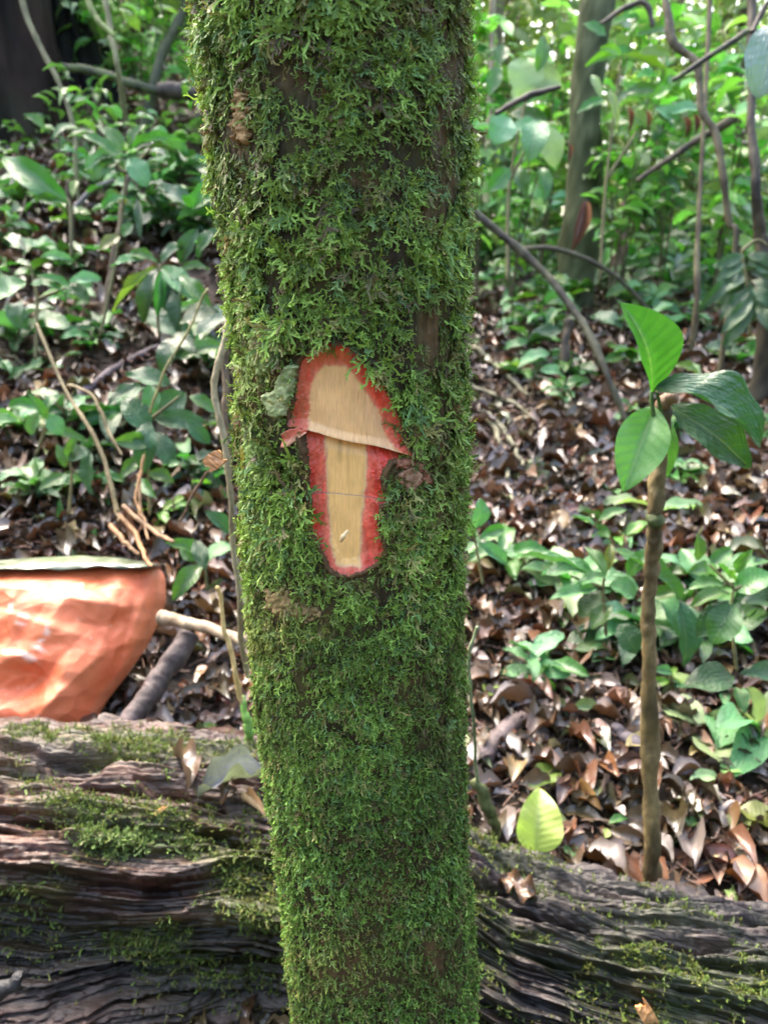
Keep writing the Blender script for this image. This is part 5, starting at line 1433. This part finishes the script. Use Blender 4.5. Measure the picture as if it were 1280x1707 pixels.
def ground_plant(px, py, hpx, n, leafpx, kinds, label, seed, name="ground_plant", cat="plant"):
    """small plant: short stems with a loose whorl of arching leaves, rooted where the picture point meets the ground"""
    rr = np.random.default_rng(seed)
    w, d = hit(px, py); w = w[0]; d = float(d[0])
    r = root(name, w, label, cat, "low green plants on the forest floor")
    H = hpx * d / FP; L0 = leafpx * d / FP
    for s in range(1 + (n > 9)):
        top = w + np.array([rr.normal(0, H * .25), rr.normal(0, H * .25), H * rr.uniform(.7, 1)])
        part("stem", tube("stem", [w - np.array([0, 0, .02]), (w + top) / 2 + rr.normal(0, H * .06, 3), top], [.0035, .003, .002], M_STEM, n=14, seg=6, seed=seed + s, col=(.06, .07, .02), col2=(.13, .14, .05)), r)
        m = n // (1 + (n > 9))
        a0 = rr.uniform(0, 6.28)
        for k in range(m):
            t = 1 - .75 * (k / max(m, 1)) ** 1.3
            B = w * (1 - t) + top * t
            a = a0 + k * 2.4 + rr.normal(0, .3)
            D = np.array([math.cos(a), math.sin(a), rr.uniform(-.35, .45)])
            L = L0 * rr.uniform(.6, 1.2)
            put_leaf(r, B, B + D / np.linalg.norm(D) * L, L * rr.uniform(.32, .5), kinds[rr.integers(len(kinds))], rr.uniform(-.3, .3), (rr.normal(-.15, .25), -.4 + rr.normal(0, .2), 1))
mg = ['mid', 'mid', 'dark', 'silver', 'blue']; bl_ = ['blue', 'silver', 'dark', 'mid']; lg = ['mid', 'light', 'silver', 'mid']
GP = [
    (160, 330, 60, 10, 55, mg, "bushy low plant under the top left leaf cluster"), (300, 330, 70, 12, 60, mg, "low plant beside the upper trunk at left"), (45, 360, 60, 10, 50, bl_, "dull low plant under the single big leaf"),
    (350, 420, 80, 12, 60, mg, "leafy plant touching the trunk's left side high up"), (240, 400, 60, 10, 50, lg, "bright low plant in the middle of the left slope"), (110, 470, 60, 10, 55, bl_, "bluish low plant below the dark upright stem"),
    (20, 600, 70, 10, 60, bl_, "bluish plant at the left edge above the moss"), (150, 600, 50, 8, 45, mg, "small plant beside the thick purple stick"), (355, 640, 90, 14, 66, bl_, "dark broad plant half behind the liana"),
    (200, 720, 60, 12, 60, bl_, "dark plant behind the tan vine fork"), (30, 740, 60, 10, 50, lg, "bright small plant at the left edge over the sack"), (120, 720, 50, 8, 50, mg, "small plant left of the tan vine"),
    (320, 820, 60, 10, 50, mg, "small plant right of the twig tangle"), (60, 850, 50, 8, 46, bl_, "dull plant just above the sack at left"), (380, 760, 70, 9, 46, mg, "small plant tucked against the trunk by the liana"),
    (820, 470, 60, 12, 50, mg, "low plant against the trunk under the long branch"), (900, 520, 50, 10, 44, lg, "bright low plant below the grey branch fork"), (1000, 500, 50, 10, 44, mg, "low plant left of the upright sapling leaf"),
    (1120, 500, 50, 10, 48, bl_, "dull plant right behind the upright sapling leaf"), (1230, 620, 50, 8, 44, bl_, "dull low plant under the compound leaf plant"), (880, 600, 40, 8, 40, mg, "sparse low plant among the roots"),
    (960, 640, 40, 7, 36, mg, "sparse low plant under the end of the grey branch"), (1190, 520, 60, 12, 50, mg, "leafy plant left of the compound leaf plant"), (850, 960, 50, 9, 60, lg, "glossy small plant just right of the pale seedling"),
    (940, 1000, 60, 12, 80, ['silver', 'mid', 'pale', 'silver'], "pale wet plant spreading left of the glossy seedling"), (1060, 1080, 60, 9, 70, bl_, "dark broad plant at the sapling's left foot"), (1180, 1010, 60, 10, 70, ['mid', 'mid', 'silver'], "green plant between the sapling and the round leaves"),
    (1140, 1080, 50, 7, 76, bl_, "dull drooping plant right behind the sapling stem"), (1265, 1040, 60, 8, 80, ['mid', 'dark', 'mid'], "broad green plant cut by the right edge"), (1250, 1240, 40, 6, 90, ['pale', 'lime', 'silver'], "pale broad leaved plant at the lower right edge"),
    (870, 640, 40, 7, 40, lg, "tiny bright plant beside the arching root"), (1050, 620, 40, 8, 44, mg, "low plant left of the upright leaf base"), (930, 430, 60, 14, 50, lg, "bright low plant at the foot of the fat grey trunk"),
    (1090, 430, 60, 14, 50, mg, "bushy low plant right of the brown broken stump"), (860, 410, 60, 14, 50, mg, "bushy low plant above the long branch"), (1200, 440, 60, 14, 50, lg, "bright plant at the foot of the twisting liana")]
for i, g_ in enumerate(GP):
    g_ = list(g_); g_[3] = int(g_[3] * 1.3); g_[4] = g_[4] * 1.35
    ground_plant(*g_, seed=700 + i * 3)
_seen = set()
def _lab(s):
    for alt in ("", "second ", "third ", "fourth "):
        if alt + s not in _seen:
            _seen.add(alt + s)
            return alt + s
    return s
nmz = [("bright", ['mid', 'light', 'silver']), ("glossy", ['silver', 'silver', 'mid']), ("dark", ['dark', 'mid', 'blue'])]
for (x0, x1, y0, y1, n_, zl) in [(800, 1275, 440, 560, 20, "on the upper litter slope at right"), (800, 1275, 560, 830, 9, "among the litter behind the sapling"), (0, 390, 250, 420, 8, "on the upper left slope"),
                                 (0, 390, 420, 640, 7, "on the middle left slope"), (0, 390, 640, 900, 7, "on the lower left slope"), (820, 1275, 900, 1180, 8, "around the glossy seedling")]:
    for i in range(n_):
        x, y = random.uniform(x0, x1), random.uniform(y0, y1)
        nn, kn = nmz[i % 3]
        nl = random.randint(4, 11); lp = random.uniform(34, 70)
        sz = ("sparse" if nl < 7 else "bushy") + (" small leaved" if lp < 52 else " broad leaved")
        pr = ["lower", "upper"][y < (y0 + y1) / 2]; xr = ["left", "middle", "right"][int(3 * (x - x0) / (x1 - x0 + 1))]
        ground_plant(x, y, random.uniform(20, 60), nl, lp, kn, _lab(f"{sz} {nn} seedling, {pr} {xr}, {zl}"), seed=1500 + i + int(x))

# ------------------------------------------------------------------ mossy bank and stump on the left
def massive(name, label, cat, rings, mat, c0, c1, seed, lump=.25, flute=6, group=None, mosscol=(.05, .08, .02)):
    """big fluted trunk or stump: rings of (centre, radius_x, radius_y)"""
    n = 80; seg = 110
    t = np.linspace(0, 1, n); tr = np.linspace(0, 1, len(rings))
    c = np.stack([np.interp(t, tr, [r[0][i] for r in rings]) for i in range(3)], -1)
    rx = np.interp(t, tr, [r[1] for r in rings]); ry = np.interp(t, tr, [r[2] for r in rings])
    ph = np.linspace(0, 2 * np.pi, seg, endpoint=False)[None, :]
    T = t[:, None]
    fl = 1 + lump * (1 - T * .6) * noise(np.cos(ph) * flute * .5, np.sin(ph) * flute * .5, T * 1.2, seed) + .07 * fbm(np.cos(ph) * 6, np.sin(ph) * 6, T * 7, seed + 2, 4)
    V = np.stack([c[:, None, 0] + rx[:, None] * fl * np.cos(ph), c[:, None, 1] + ry[:, None] * fl * np.sin(ph), c[:, None, 2] + .08 * noise(np.cos(ph) * 3, np.sin(ph) * 3, 0, seed + 4) * (T > .97)], -1)
    k = np.clip(.5 + 1.3 * fbm(V[..., 0] * 5, V[..., 1] * 5, V[..., 2] * 3, seed + 6, 4), 0, 1)[..., None]
    cl = np.array(c0) * (1 - k) + np.array(c1) * k
    k2 = np.clip(1.5 * fbm(V[..., 0] * 3, V[..., 1] * 3, V[..., 2] * 3, seed + 8, 3), 0, 1)[..., None]
    cl = cl * (1 - k2) + np.array(mosscol) * k2
    o = np.array(rings[0][0])
    V = V.reshape(-1, 3) - o
    top = np.vstack([V, [c[-1] - o]])
    F = grid_faces(n, seg, True)
    kk = np.arange(0, seg, 2); b = (n - 1) * seg
    F = np.vstack([F, np.stack([b + kk, b + kk + 1, b + (kk + 2) % seg, kk * 0 + n * seg], -1)])
    ob = link(name, mesh_np(name, top, F, col=np.vstack([cl.reshape(-1, 3), [c0]]), mat=mat), loc=Vector(o))
    return tag(ob, label, cat, group)

g = lambda x, y, dz=0: (x, y, float(ground_z(x, y)) + dz)
b0 = hit(30, 235)[0][0] + np.array([0, 0, .12])
massive("dark_tree_base", "massive dark buttressed tree base at the top left corner", "tree",
        [((b0[0] - .25, b0[1] + .35, b0[2] - .7), .62, .55), ((b0[0] - .25, b0[1] + .35, b0[2] - .1), .54, .45), ((b0[0] - .25, b0[1] + .35, b0[2] + .5), .46, .4), ((b0[0] - .3, b0[1] + .35, b0[2] + 4), .42, .4)], M_DARK, (.005, .003, .0022), (.032, .018, .011), 3, lump=.5, flute=10, mosscol=(.014, .018, .006))
b1 = hit(112, 190)[0][0] + np.array([0, .1, .15])
massive("rotten_stump", "jagged black rotten stump leaning beside the big dark tree", "stump",
        [((b1[0] + .05, b1[1] + .2, b1[2] - .6), .34, .3), ((b1[0], b1[1] + .2, b1[2] + .15), .24, .22), ((b1[0] - .05, b1[1] + .2, b1[2] + .5), .17, .16), ((b1[0] - .1, b1[1] + .2, b1[2] + 1.6), .13, .12)], M_DARK, (.004, .0035, .004), (.016, .013, .013), 5, lump=.5, flute=9, mosscol=(.012, .014, .008))
b2 = hit(140, 235)[0][0] + np.array([0, 0, .1])
massive("earth_mound", "brown root mound at the foot of the black stump", "mound",
        [((b2[0], b2[1] + .4, b2[2] - .5), .40, .35), ((b2[0], b2[1] + .4, b2[2] - .15), .28, .24), ((b2[0] - .05, b2[1] + .4, b2[2] + .06), .16, .15), ((b2[0] - .05, b2[1] + .4, b2[2] + .16), .05, .05)], M_DARK, (.02, .012, .008), (.09, .05, .035), 7, lump=.7, flute=8)

# trunks of the far forest
def far_tree(px, ybase, d, wpx, lean, label, c0, c1, seed, crown=True, h=9.0):
    w = P(px, ybase, d)
    gz = float(ground_z(w[0], w[1]))
    r = root("forest_tree", (w[0], w[1], gz), label, "tree", "trees in the background forest")
    rad = wpx * d / FP / 2
    pts = [(w[0], w[1], gz - .1), (w[0] + lean * .5, w[1], gz + 1.2), (w[0] + lean, w[1], gz + 3), (w[0] + lean * 1.6, w[1] + .2, gz + h)]
    part("trunk", tube("trunk", pts, [rad * 1.35, rad, rad * .95, rad * .6], M_DARK, n=60, seg=18, lump=.12, seed=seed, col=c0, col2=c1, wander=.02), r)
    # crown high above the frame
    N = 260
    u = rng.normal(size=(N, 3)); u /= np.linalg.norm(u, axis=1, keepdims=True)
    pos = np.array(pts[-1]) + u * rng.uniform(.3, 1, (N, 1)) * np.array([1.5, 1.5, .9])
    R = frames(rng.normal(size=(N, 3)), np.array([0, 0, 1.0]) + .5 * rng.normal(size=(N, 3)))
    L = rng.uniform(.1, .22, N)
    scatter("crown", [FARL[0]], np.zeros(N, int), pos, R, np.stack([L * .5, L, L], -1), np.array([.06, .14, .03]) * rng.uniform(.5, 1.4, (N, 1)), M_FAR, parent=r)
    return r
FARL = []
for i in range(4):
    V, F, L = leaf_template(nu=3, nv=2, peak=.45, sharp=.8, arch=.12 + .05 * i, fold=.15, seed=i)
    FARL.append((V, F, L))
far_tree(962, 420, 4.7, 56, .02, "fat mottled grey green trunk in the right background", (.035, .045, .018), (.13, .14, .075), 201)
far_tree(1075, 430, 9, 24, .1, "thin grey trunk behind the broken stump", (.12, .10, .06), (.24, .20, .13), 202)
far_tree(850, 430, 10, 30, -.1, "slim pale trunk far behind the big pale leaves", (.18, .15, .10), (.32, .28, .19), 203)
far_tree(1140, 430, 11, 26, .2, "slim brown trunk in the far right forest", (.10, .08, .05), (.22, .18, .12), 204)
far_tree(1215, 430, 8, 22, -.15, "thin dark trunk right of the twisting liana", (.05, .045, .03), (.12, .10, .06), 205)
far_tree(800, 420, 8, 20, .1, "pale thin trunk beside the mossy trunk edge", (.20, .16, .11), (.34, .28, .2), 206)
far_tree(240, 110, 9, 16, .15, "thin pale trunk in the top left greenery", (.20, .17, .11), (.34, .30, .2), 207)
far_tree(1010, 430, 12, 22, -.1, "far slender trunk just right of the fat one", (.14, .13, .08), (.26, .24, .15), 208)
far_tree(905, 430, 12, 18, .1, "far slender trunk just left of the fat one", (.16, .14, .09), (.30, .26, .18), 209)
far_tree(290, 90, 10, 14, -.1, "very thin trunk near the dark slanting stem", (.16, .14, .09), (.30, .26, .18), 210)

# ------------------------------------------------------------------ background shrubs, each leaf an object
def shrub(px, ybase, d, hpx, spread, nleaf, leafpx, kinds, label, seed):
    if ybase >= 400: d = float(min(max(hit(px, ybase)[1][0], d * .7), d * 1.7))
    w = P(px, ybase, d)
    gz = float(ground_z(w[0], w[1]))
    rr = np.random.default_rng(seed)
    r = root("forest_shrub", (w[0], w[1], gz), label, "shrub", "leafy shrubs in the background")
    H = hpx * d / FP; S = spread * d / FP; L0 = leafpx * d / FP
    ns = 3
    tips = []
    for i in range(ns):
        a = rr.uniform(0, 6.28)
        tip = np.array([w[0] + math.cos(a) * S * .5, w[1] + math.sin(a) * S * .5, w[2] + H * rr.uniform(.7, 1.05)])
        mid = np.array([w[0] + math.cos(a) * S * .15, w[1] + math.sin(a) * S * .15, (gz + tip[2]) / 2])
        pts = [(w[0], w[1], gz - .03), mid, tip]
        part("stem", tube("stem", pts, [.006, .005, .003], M_STEM, n=16, seg=6, seed=seed + i, col=(.06, .05, .025), col2=(.14, .12, .06), wander=.01), r)
        tips.append((mid, tip))
    for k in range(int(nleaf * 1.25)):
        mid, tip = tips[rr.integers(ns)]
        t = rr.uniform(-.35, 1.08)
        B = mid * (1 - t) + tip * t + rr.normal(0, 1, 3) * np.array([S, S, H * .5]) * .17
        B[2] = max(B[2], float(ground_z(B[0], B[1])) + .04)
        a = rr.uniform(0, 6.28)
        D = np.array([math.cos(a), math.sin(a), rr.uniform(-.7, .35)])
        L = L0 * rr.uniform(.7, 1.5)
        T = B + D / np.linalg.norm(D) * L
        o = put_leaf(r, B, T, L * rr.uniform(.34, .5), kinds[rr.integers(len(kinds))], rr.uniform(-.4, .4), (rr.normal(0, .25), -.35 + rr.normal(0, .2), 1))
kk = ['far', 'farlight', 'fardark', 'far', 'farlight', 'farglare']
k2 = ['far', 'fardark', 'silver', 'farglare']
kp = ['farlight', 'farlight', 'pale', 'far', 'farglare']
SH = [
    (800, 330, 4.6, 300, 130, 60, 46, kk, "shrub with bright leaves right behind the trunk edge"),
    (870, 400, 4.0, 200, 150, 60, 44, k2, "low dark leaved shrub between trunk and fat grey tree"),
    (905, 330, 5.2, 330, 140, 60, 46, kp, "tall pale green shrub left of the fat grey tree"),
    (975, 400, 4.4, 210, 150, 70, 40, kk, "bright bushy shrub at the foot of the fat grey tree"),
    (1040, 380, 4.8, 300, 150, 70, 42, kk, "tall green shrub behind the broken stump"),
    (1085, 420, 3.8, 180, 150, 60, 40, k2, "dark shrub right of the broken stump"),
    (1115, 330, 5.0, 330, 150, 70, 44, kk, "tall shrub behind the twisting liana"),
    (1180, 420, 4.0, 200, 150, 60, 42, kk, "green shrub left of the slender dark trunk"),
    (1240, 380, 4.6, 330, 150, 70, 44, kk, "tall shrub behind the slender dark trunk"),
    (1290, 420, 3.8, 260, 150, 60, 44, k2, "dark shrub at the right edge of the background"),
    (1000, 300, 6.5, 330, 160, 60, 38, kp, "far pale shrub rising right of the fat trunk"),
    (1160, 280, 6.5, 330, 160, 60, 38, kp, "far pale shrub at the top right"),
    (850, 280, 6.5, 330, 160, 60, 38, kp, "far pale shrub above the big pale leaves"),
    (180, 150, 5.2, 160, 130, 60, 34, kk, "bright shrub behind the black stump at top left"),
    (240, 170, 5.0, 180, 130, 60, 36, kp, "pale green shrub on the crest at top left"),
    (300, 170, 4.8, 190, 120, 60, 36, kk, "bright shrub on the crest touching the trunk"),
    (210, 260, 3.6, 90, 150, 34, 34, k2, "low shrub below the crest at upper left"),
    (300, 420, 2.9, 120, 130, 36, 40, ['mid', 'dark', 'silver', 'blue'], "low dark leaved bush left of the trunk"),
    (60, 640, 2.5, 60, 120, 20, 34, ['mid', 'dark', 'silver'], "low ground bush on the left slope by the edge"),
    (30, 420, 3.0, 90, 110, 20, 34, ['mid', 'dark', 'silver'], "low ground bush under the dark tree at left"),
    (950, 470, 3.4, 90, 170, 34, 34, ['mid', 'dark', 'silver', 'far'], "low bush under the long grey branch"),
    (1110, 470, 3.4, 70, 160, 30, 32, ['mid', 'dark', 'silver', 'far'], "low bush behind the upright sapling leaf"),
    (1070, 520, 2.9, 50, 120, 18, 32, ['mid', 'silver', 'dark'], "sparse ground plant behind the upright leaf"),
    (860, 560, 2.7, 60, 130, 18, 34, ['mid', 'silver', 'dark'], "sparse ground plant below the long branch"),
    (1190, 560, 2.7, 50, 110, 14, 36, ['silver', 'blue', 'mid'], "sparse bluish ground plant at right"),
    (1030, 330, 4.3, 160, 120, 60, 44, kk, "bright shrub in front of the broken stump top"),
    (1205, 330, 4.1, 160, 120, 60, 44, kp, "pale shrub hugging the twisting liana"),
    (830, 400, 3.6, 110, 110, 50, 42, kk, "bright shrub low against the trunk's right edge"),
    (860, 290, 4.2, 60, 100, 30, 40, kk, "leafy sprig between trunk and fat tree"),
]
for i, a in enumerate(SH): shrub(*a, seed=300 + i * 7)

# far wall of forest leaves, one mass
def far_mass():
    N = 62000
    a = rng.uniform(-.95, .95, N)
    d = rng.uniform(7.5, 17, N)
    x = d * np.tan(a); y = d
    gz = ground_z(x, y)
    hmax = 5.5
    z = gz + hmax * rng.random(N) ** 1.1
    dens = fbm(x * .8, y * .5, z * .8, 400, 3)
    keep = (dens > -.4)
    x, y, z = x[keep], y[keep], z[keep]; N = len(x)
    pos = np.stack([x, y, z], -1)
    R = frames(np.concatenate([rng.normal(size=(N, 2)), rng.uniform(-.9, .3, (N, 1))], 1), np.array([0, -.4, 1.0]) + .35 * rng.normal(size=(N, 3)))
    L = rng.uniform(.10, .30, N)
    t = rng.random((N, 1))
    c = np.array([.14, .26, .06]) * (1 - t) + np.array([.42, .56, .22]) * t
    scatter("distant_forest_foliage", FARL, rng.integers(0, 4, N), pos, R, np.stack([L * .45, L, L], -1), c, M_FAR)
    # the forest goes on around the viewer
    n = 10000
    a = rng.uniform(math.radians(65), math.radians(295), n); d = rng.uniform(4, 9, n)
    x = d * np.sin(a); y = d * np.cos(a)
    pos = np.stack([x, y, ground_z(x, y) + rng.uniform(0, 3.4, n)], -1)
    R = frames(rng.normal(size=(n, 3)), np.array([0, 0, 1.0]) + .6 * rng.normal(size=(n, 3)))
    L = rng.uniform(.2, .42, n)
    c = np.array([.05, .11, .03]) * rng.uniform(.6, 1.6, (n, 1))
    scatter("surrounding_forest_foliage", FARL, rng.integers(0, 4, n), pos, R, np.stack([L * .5, L, L], -1), c, M_FAR)
    # low ground cover
    N = 13000
    x = rng.uniform(-5, 6, N); y = rng.uniform(3.2, 9, N)
    ok = fbm(x * 1.6, y * 1.6, 0, 420, 3) > -.05 * (y - 3)
    ok &= rng.random(N) < np.where(x < 0, sstep(3.2, 5.5, y), sstep(4.8, 7.5, y))
    x, y = x[ok], y[ok]; N = len(x)
    pos = np.stack([x, y, ground_z(x, y) + rng.random(N) ** 2 * .35], -1)
    R = frames(np.concatenate([rng.normal(size=(N, 2)), rng.uniform(-.3, .6, (N, 1))], 1), np.array([0, -.3, 1.0]) + .3 * rng.normal(size=(N, 3)))
    L = rng.uniform(.06, .14, N)
    t = rng.random((N, 1))
    c = np.array([.05, .13, .03]) * (1 - t) + np.array([.16, .30, .07]) * t
    scatter("ground_cover_leaves", FARL, rng.integers(0, 4, N), pos, R, np.stack([L * .45, L, L], -1), c, M_FAR)
far_mass()

# ------------------------------------------------------------------ leaf litter
CL = [("rust_brown", "rust brown", (.25, .105, .065), (.14, .055, .035)), ("dark_brown", "dark brown", (.07, .042, .032), (.035, .022, .018)), ("pinkish_tan", "pinkish tan", (.40, .26, .20), (.26, .16, .12)),
      ("grey_mauve", "mauve grey", (.30, .25, .245), (.18, .14, .14)), ("purple_brown", "purplish brown", (.15, .075, .07), (.08, .04, .038)), ("orange_tan", "orange tan", (.40, .20, .08), (.24, .10, .04)),
      ("dark_red", "dark red", (.18, .025, .02), (.09, .015, .012)), ("pale_straw", "pale straw", (.42, .33, .18), (.28, .2, .1)), ("dull_green", "dull green", (.20, .28, .10), (.10, .15, .05))]
SHP = [("curled", dict(curl=.9, wave=.04, arch=.14, fold=0, twist=.3)), ("flat", dict(curl=.4, wave=.03, arch=.08, fold=.05)), ("folded", dict(curl=0, wave=.04, arch=.12, fold=.35, twist=.25)), ("crumpled", dict(curl=.6, wave=.10, arch=.14, fold=.2, twist=.5))]
LIT = {}
for ci, (cn, cw, ca, cb) in enumerate(CL):
    for si, (sn, kw) in enumerate(SHP):
        LIT[(ci, si)] = leaf_mesh(cn + "_" + sn, M_DRY, cb, ca, 500 + ci * 4 + si, nu=9, nv=4, peak=.42 + .04 * si, sharp=.8, **kw)
PROB = np.array([.15, .25, .13, .20, .13, .035, .02, .04, .06]); PROB /= PROB.sum()
def litter_things():
    cnt = 0
    zones = [(790, 1290, 860, 1180, 90, "behind the glossy seedling"), (790, 1290, 1180, 1500, 110, "between log and sapling"), (275, 440, 960, 1225, 34, "between sack and trunk"),
             (0, 400, 640, 940, 36, "above the orange sack"), (790, 1290, 600, 860, 30, "behind the sapling's leaves")]
    for (x0, x1, y0, y1, n, zl) in zones:
        for i in range(n):
            px, py = random.uniform(x0, x1), random.uniform(y0, y1)
            q, d = hit(px, py, .014); q = q[0]
            # keep off the log
            Rl = np.interp(q[0], LX, LRr); yc = np.interp(q[0], LX, LYa)
            if q[1] < yc + Rl + .0: continue
            ci = int(rng.choice(len(CL), p=PROB)); si = random.randrange(4)
            L = random.choice([random.uniform(.03, .05), random.uniform(.05, .08), random.uniform(.07, .09)]); W = L * random.uniform(.38, .62)
            szw = 'small' if L < .05 else 'middling' if L < .078 else 'large'
            tlt = random.uniform(-.2, .32); twd = 'tilted' if tlt > .16 else 'flat'
            a = random.uniform(0, 6.28)
            D = np.array([math.cos(a), math.sin(a), tlt]); D /= np.linalg.norm(D)
            B = q + np.array([0, 0, random.uniform(0, .018)]) - D * L / 2
            o = put_leaf(None, B, B + D * L, W, LIT[(ci, si)], random.uniform(-.7, .7), (random.uniform(-.5, .3), random.uniform(-.5, .2), 1), name="dead_leaf")
            lb = f"{szw} {SHP[si][0]} {CL[ci][1]} dead leaf {twd} {zl}"
            tag(o, lb, "leaf", lb.replace("dead leaf", "dead leaves"))
            cnt += 1
    print("litter things", cnt)
litter_things()

def sticks():
    tones = [("dark brown", (.03, .02, .014), (.08, .055, .04)), ("grey", (.10, .09, .08), (.20, .18, .16)), ("tan", (.20, .14, .09), (.34, .25, .16))]
    zones = [(800, 1270, 470, 700, 13, "on the upper litter at right"), (800, 1270, 800, 1150, 9, "around the glossy seedling"), (800, 1270, 1150, 1440, 9, "between log and sapling"), (0, 380, 380, 900, 15, "on the left slope")]
    for x0, x1, y0, y1, n, zl in zones:
        for i in range(n):
            x, y = random.uniform(x0, x1), random.uniform(y0, y1)
            a = random.uniform(-.9, .9); L = random.uniform(40, 120)
            tn, c1, c2 = tones[i % 3]
            pts = [(x + math.cos(a) * L * t + random.uniform(-6, 6), y + math.sin(a) * L * t * .7 + random.uniform(-4, 4), None) for t in (-.5, -.15, .2, .5)]
            r0 = random.uniform(1.6, 4.5)
            sz = "thin" if r0 < 3 else "stout"; ln = "short" if L < 80 else "long"
            lb = f"{ln} {sz} {tn} fallen stick {zl}"
            strand("fallen_stick", lb, "stick", pts, [r0, r0 * .9, r0 * .6], c1, c2, group=lb.replace("stick", "sticks"), seed=900 + i, seg=6, n=22, wander=.005)
sticks()

def litter_mass():
    temps = []
    for si, (sn, kw) in enumerate(SHP):
        for j in range(4):
            k = dict(kw); k['wave'] = kw['wave'] * (1 + .3 * j)
            V, F, L = leaf_template(nu=7, nv=2 if si == 2 else 4, peak=.4 + .05 * j, sharp=.7 + .1 * j, seed=600 + si * 4 + j, **k)
            temps.append((V, F, L))
    def bunch(N, xr, yr, Lr, dens=None):
        x = rng.uniform(*xr, N); y = rng.uniform(*yr, N)
        Rl = np.interp(x, LX, LRr); yc = np.interp(x, LX, LYa)
        ok = (y > yc + Rl * .9) | (np.abs(x) > 2.3) | (y < yc - Rl * .8)
        x, y = x[ok], y[ok]; n = len(x)
        pos = np.stack([x, y, ground_z(x, y) + rng.random(n) * .022 + .002], -1)
        a = rng.uniform(0, 6.28, n)
        D = np.stack([np.cos(a), np.sin(a), rng.normal(0, .12, n)], -1)
        up = np.stack([rng.normal(-.05, .22, n), rng.normal(-.05, .22, n), np.ones(n)], -1)
        ci = rng.choice(len(CL), n, p=PROB)
        A = np.array([c[2] for c in CL]); Bc = np.array([c[3] for c in CL])
        t = rng.random((n, 1))
        c = (A[ci] * t + Bc[ci] * (1 - t)) * rng.uniform(.2, .92, (n, 1))
        L = rng.uniform(*Lr, n) * rng.uniform(.6, 1, n)
        return pos, frames(D, up), np.stack([L * rng.uniform(.35, .65, n), L, L], -1), c
    bs = [bunch(7000, (-1.4, 1.5), (1.15, 2.4), (.012, .03)), bunch(5500, (-1.6, 1.6), (1.15, 2.6), (.04, .125)), bunch(9500, (-3.4, 2.8), (2.0, 4.6), (.05, .14)), bunch(8000, (-4.5, 4.5), (4.4, 9), (.06, .13)), bunch(3500, (-1.2, 1.2), (.3, 1.05), (.02, .06))]
    pos, R, sc_, c = (np.concatenate(z) for z in zip(*bs))
    c = np.where((pos[:, 1] < 1.0)[:, None] & (np.abs(pos[:, :1]) < 1.2) & (pos[:, 2:3] < .12), c * .3, c)  # leaves low in front of the log carry their shade in the colour
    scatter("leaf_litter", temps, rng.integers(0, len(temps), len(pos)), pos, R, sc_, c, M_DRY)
    # twiggy crumbs between the leaves
    n = 11000
    x = rng.uniform(-1.6, 1.6, n); y = rng.uniform(1.15, 3.6, n)
    Rl = np.interp(x, LX, LRr); yc = np.interp(x, LX, LYa)
    ok = y > yc + Rl * .95
    x, y = x[ok], y[ok]; n = len(x)
    a = np.linspace(0, 2 * np.pi, 4, endpoint=False)
    V = np.array([[.5 * math.cos(t), y_, .5 * math.sin(t)] for y_ in (0, .5, 1) for t in a]); V[4:8] += (.4, 0, .5)
    F = grid_faces(3, 4, True)
    tw = (V, F, np.zeros((12, 3)))
    aa = rng.uniform(0, 6.28, n)
    L = rng.uniform(.015, .07, n); w = rng.uniform(.0012, .0035, n)
    pos = np.stack([x, y, ground_z(x, y) + rng.uniform(.008, .03, n)], -1)
    R = frames(np.stack([np.cos(aa), np.sin(aa), rng.normal(0, .2, n)], -1), np.array([0, 0, 1.0]) + 0 * pos)
    c = np.array([.16, .10, .07]) * rng.uniform(.3, 2.2, (n, 1))
    scatter("twig_litter", [tw], np.zeros(n, int), pos, R, np.stack([w, L, w], -1), c, M_STEM)
litter_mass()
print("objects", len(bpy.data.objects), "tris~", sum(len(m.polygons) * 2 for m in bpy.data.meshes))
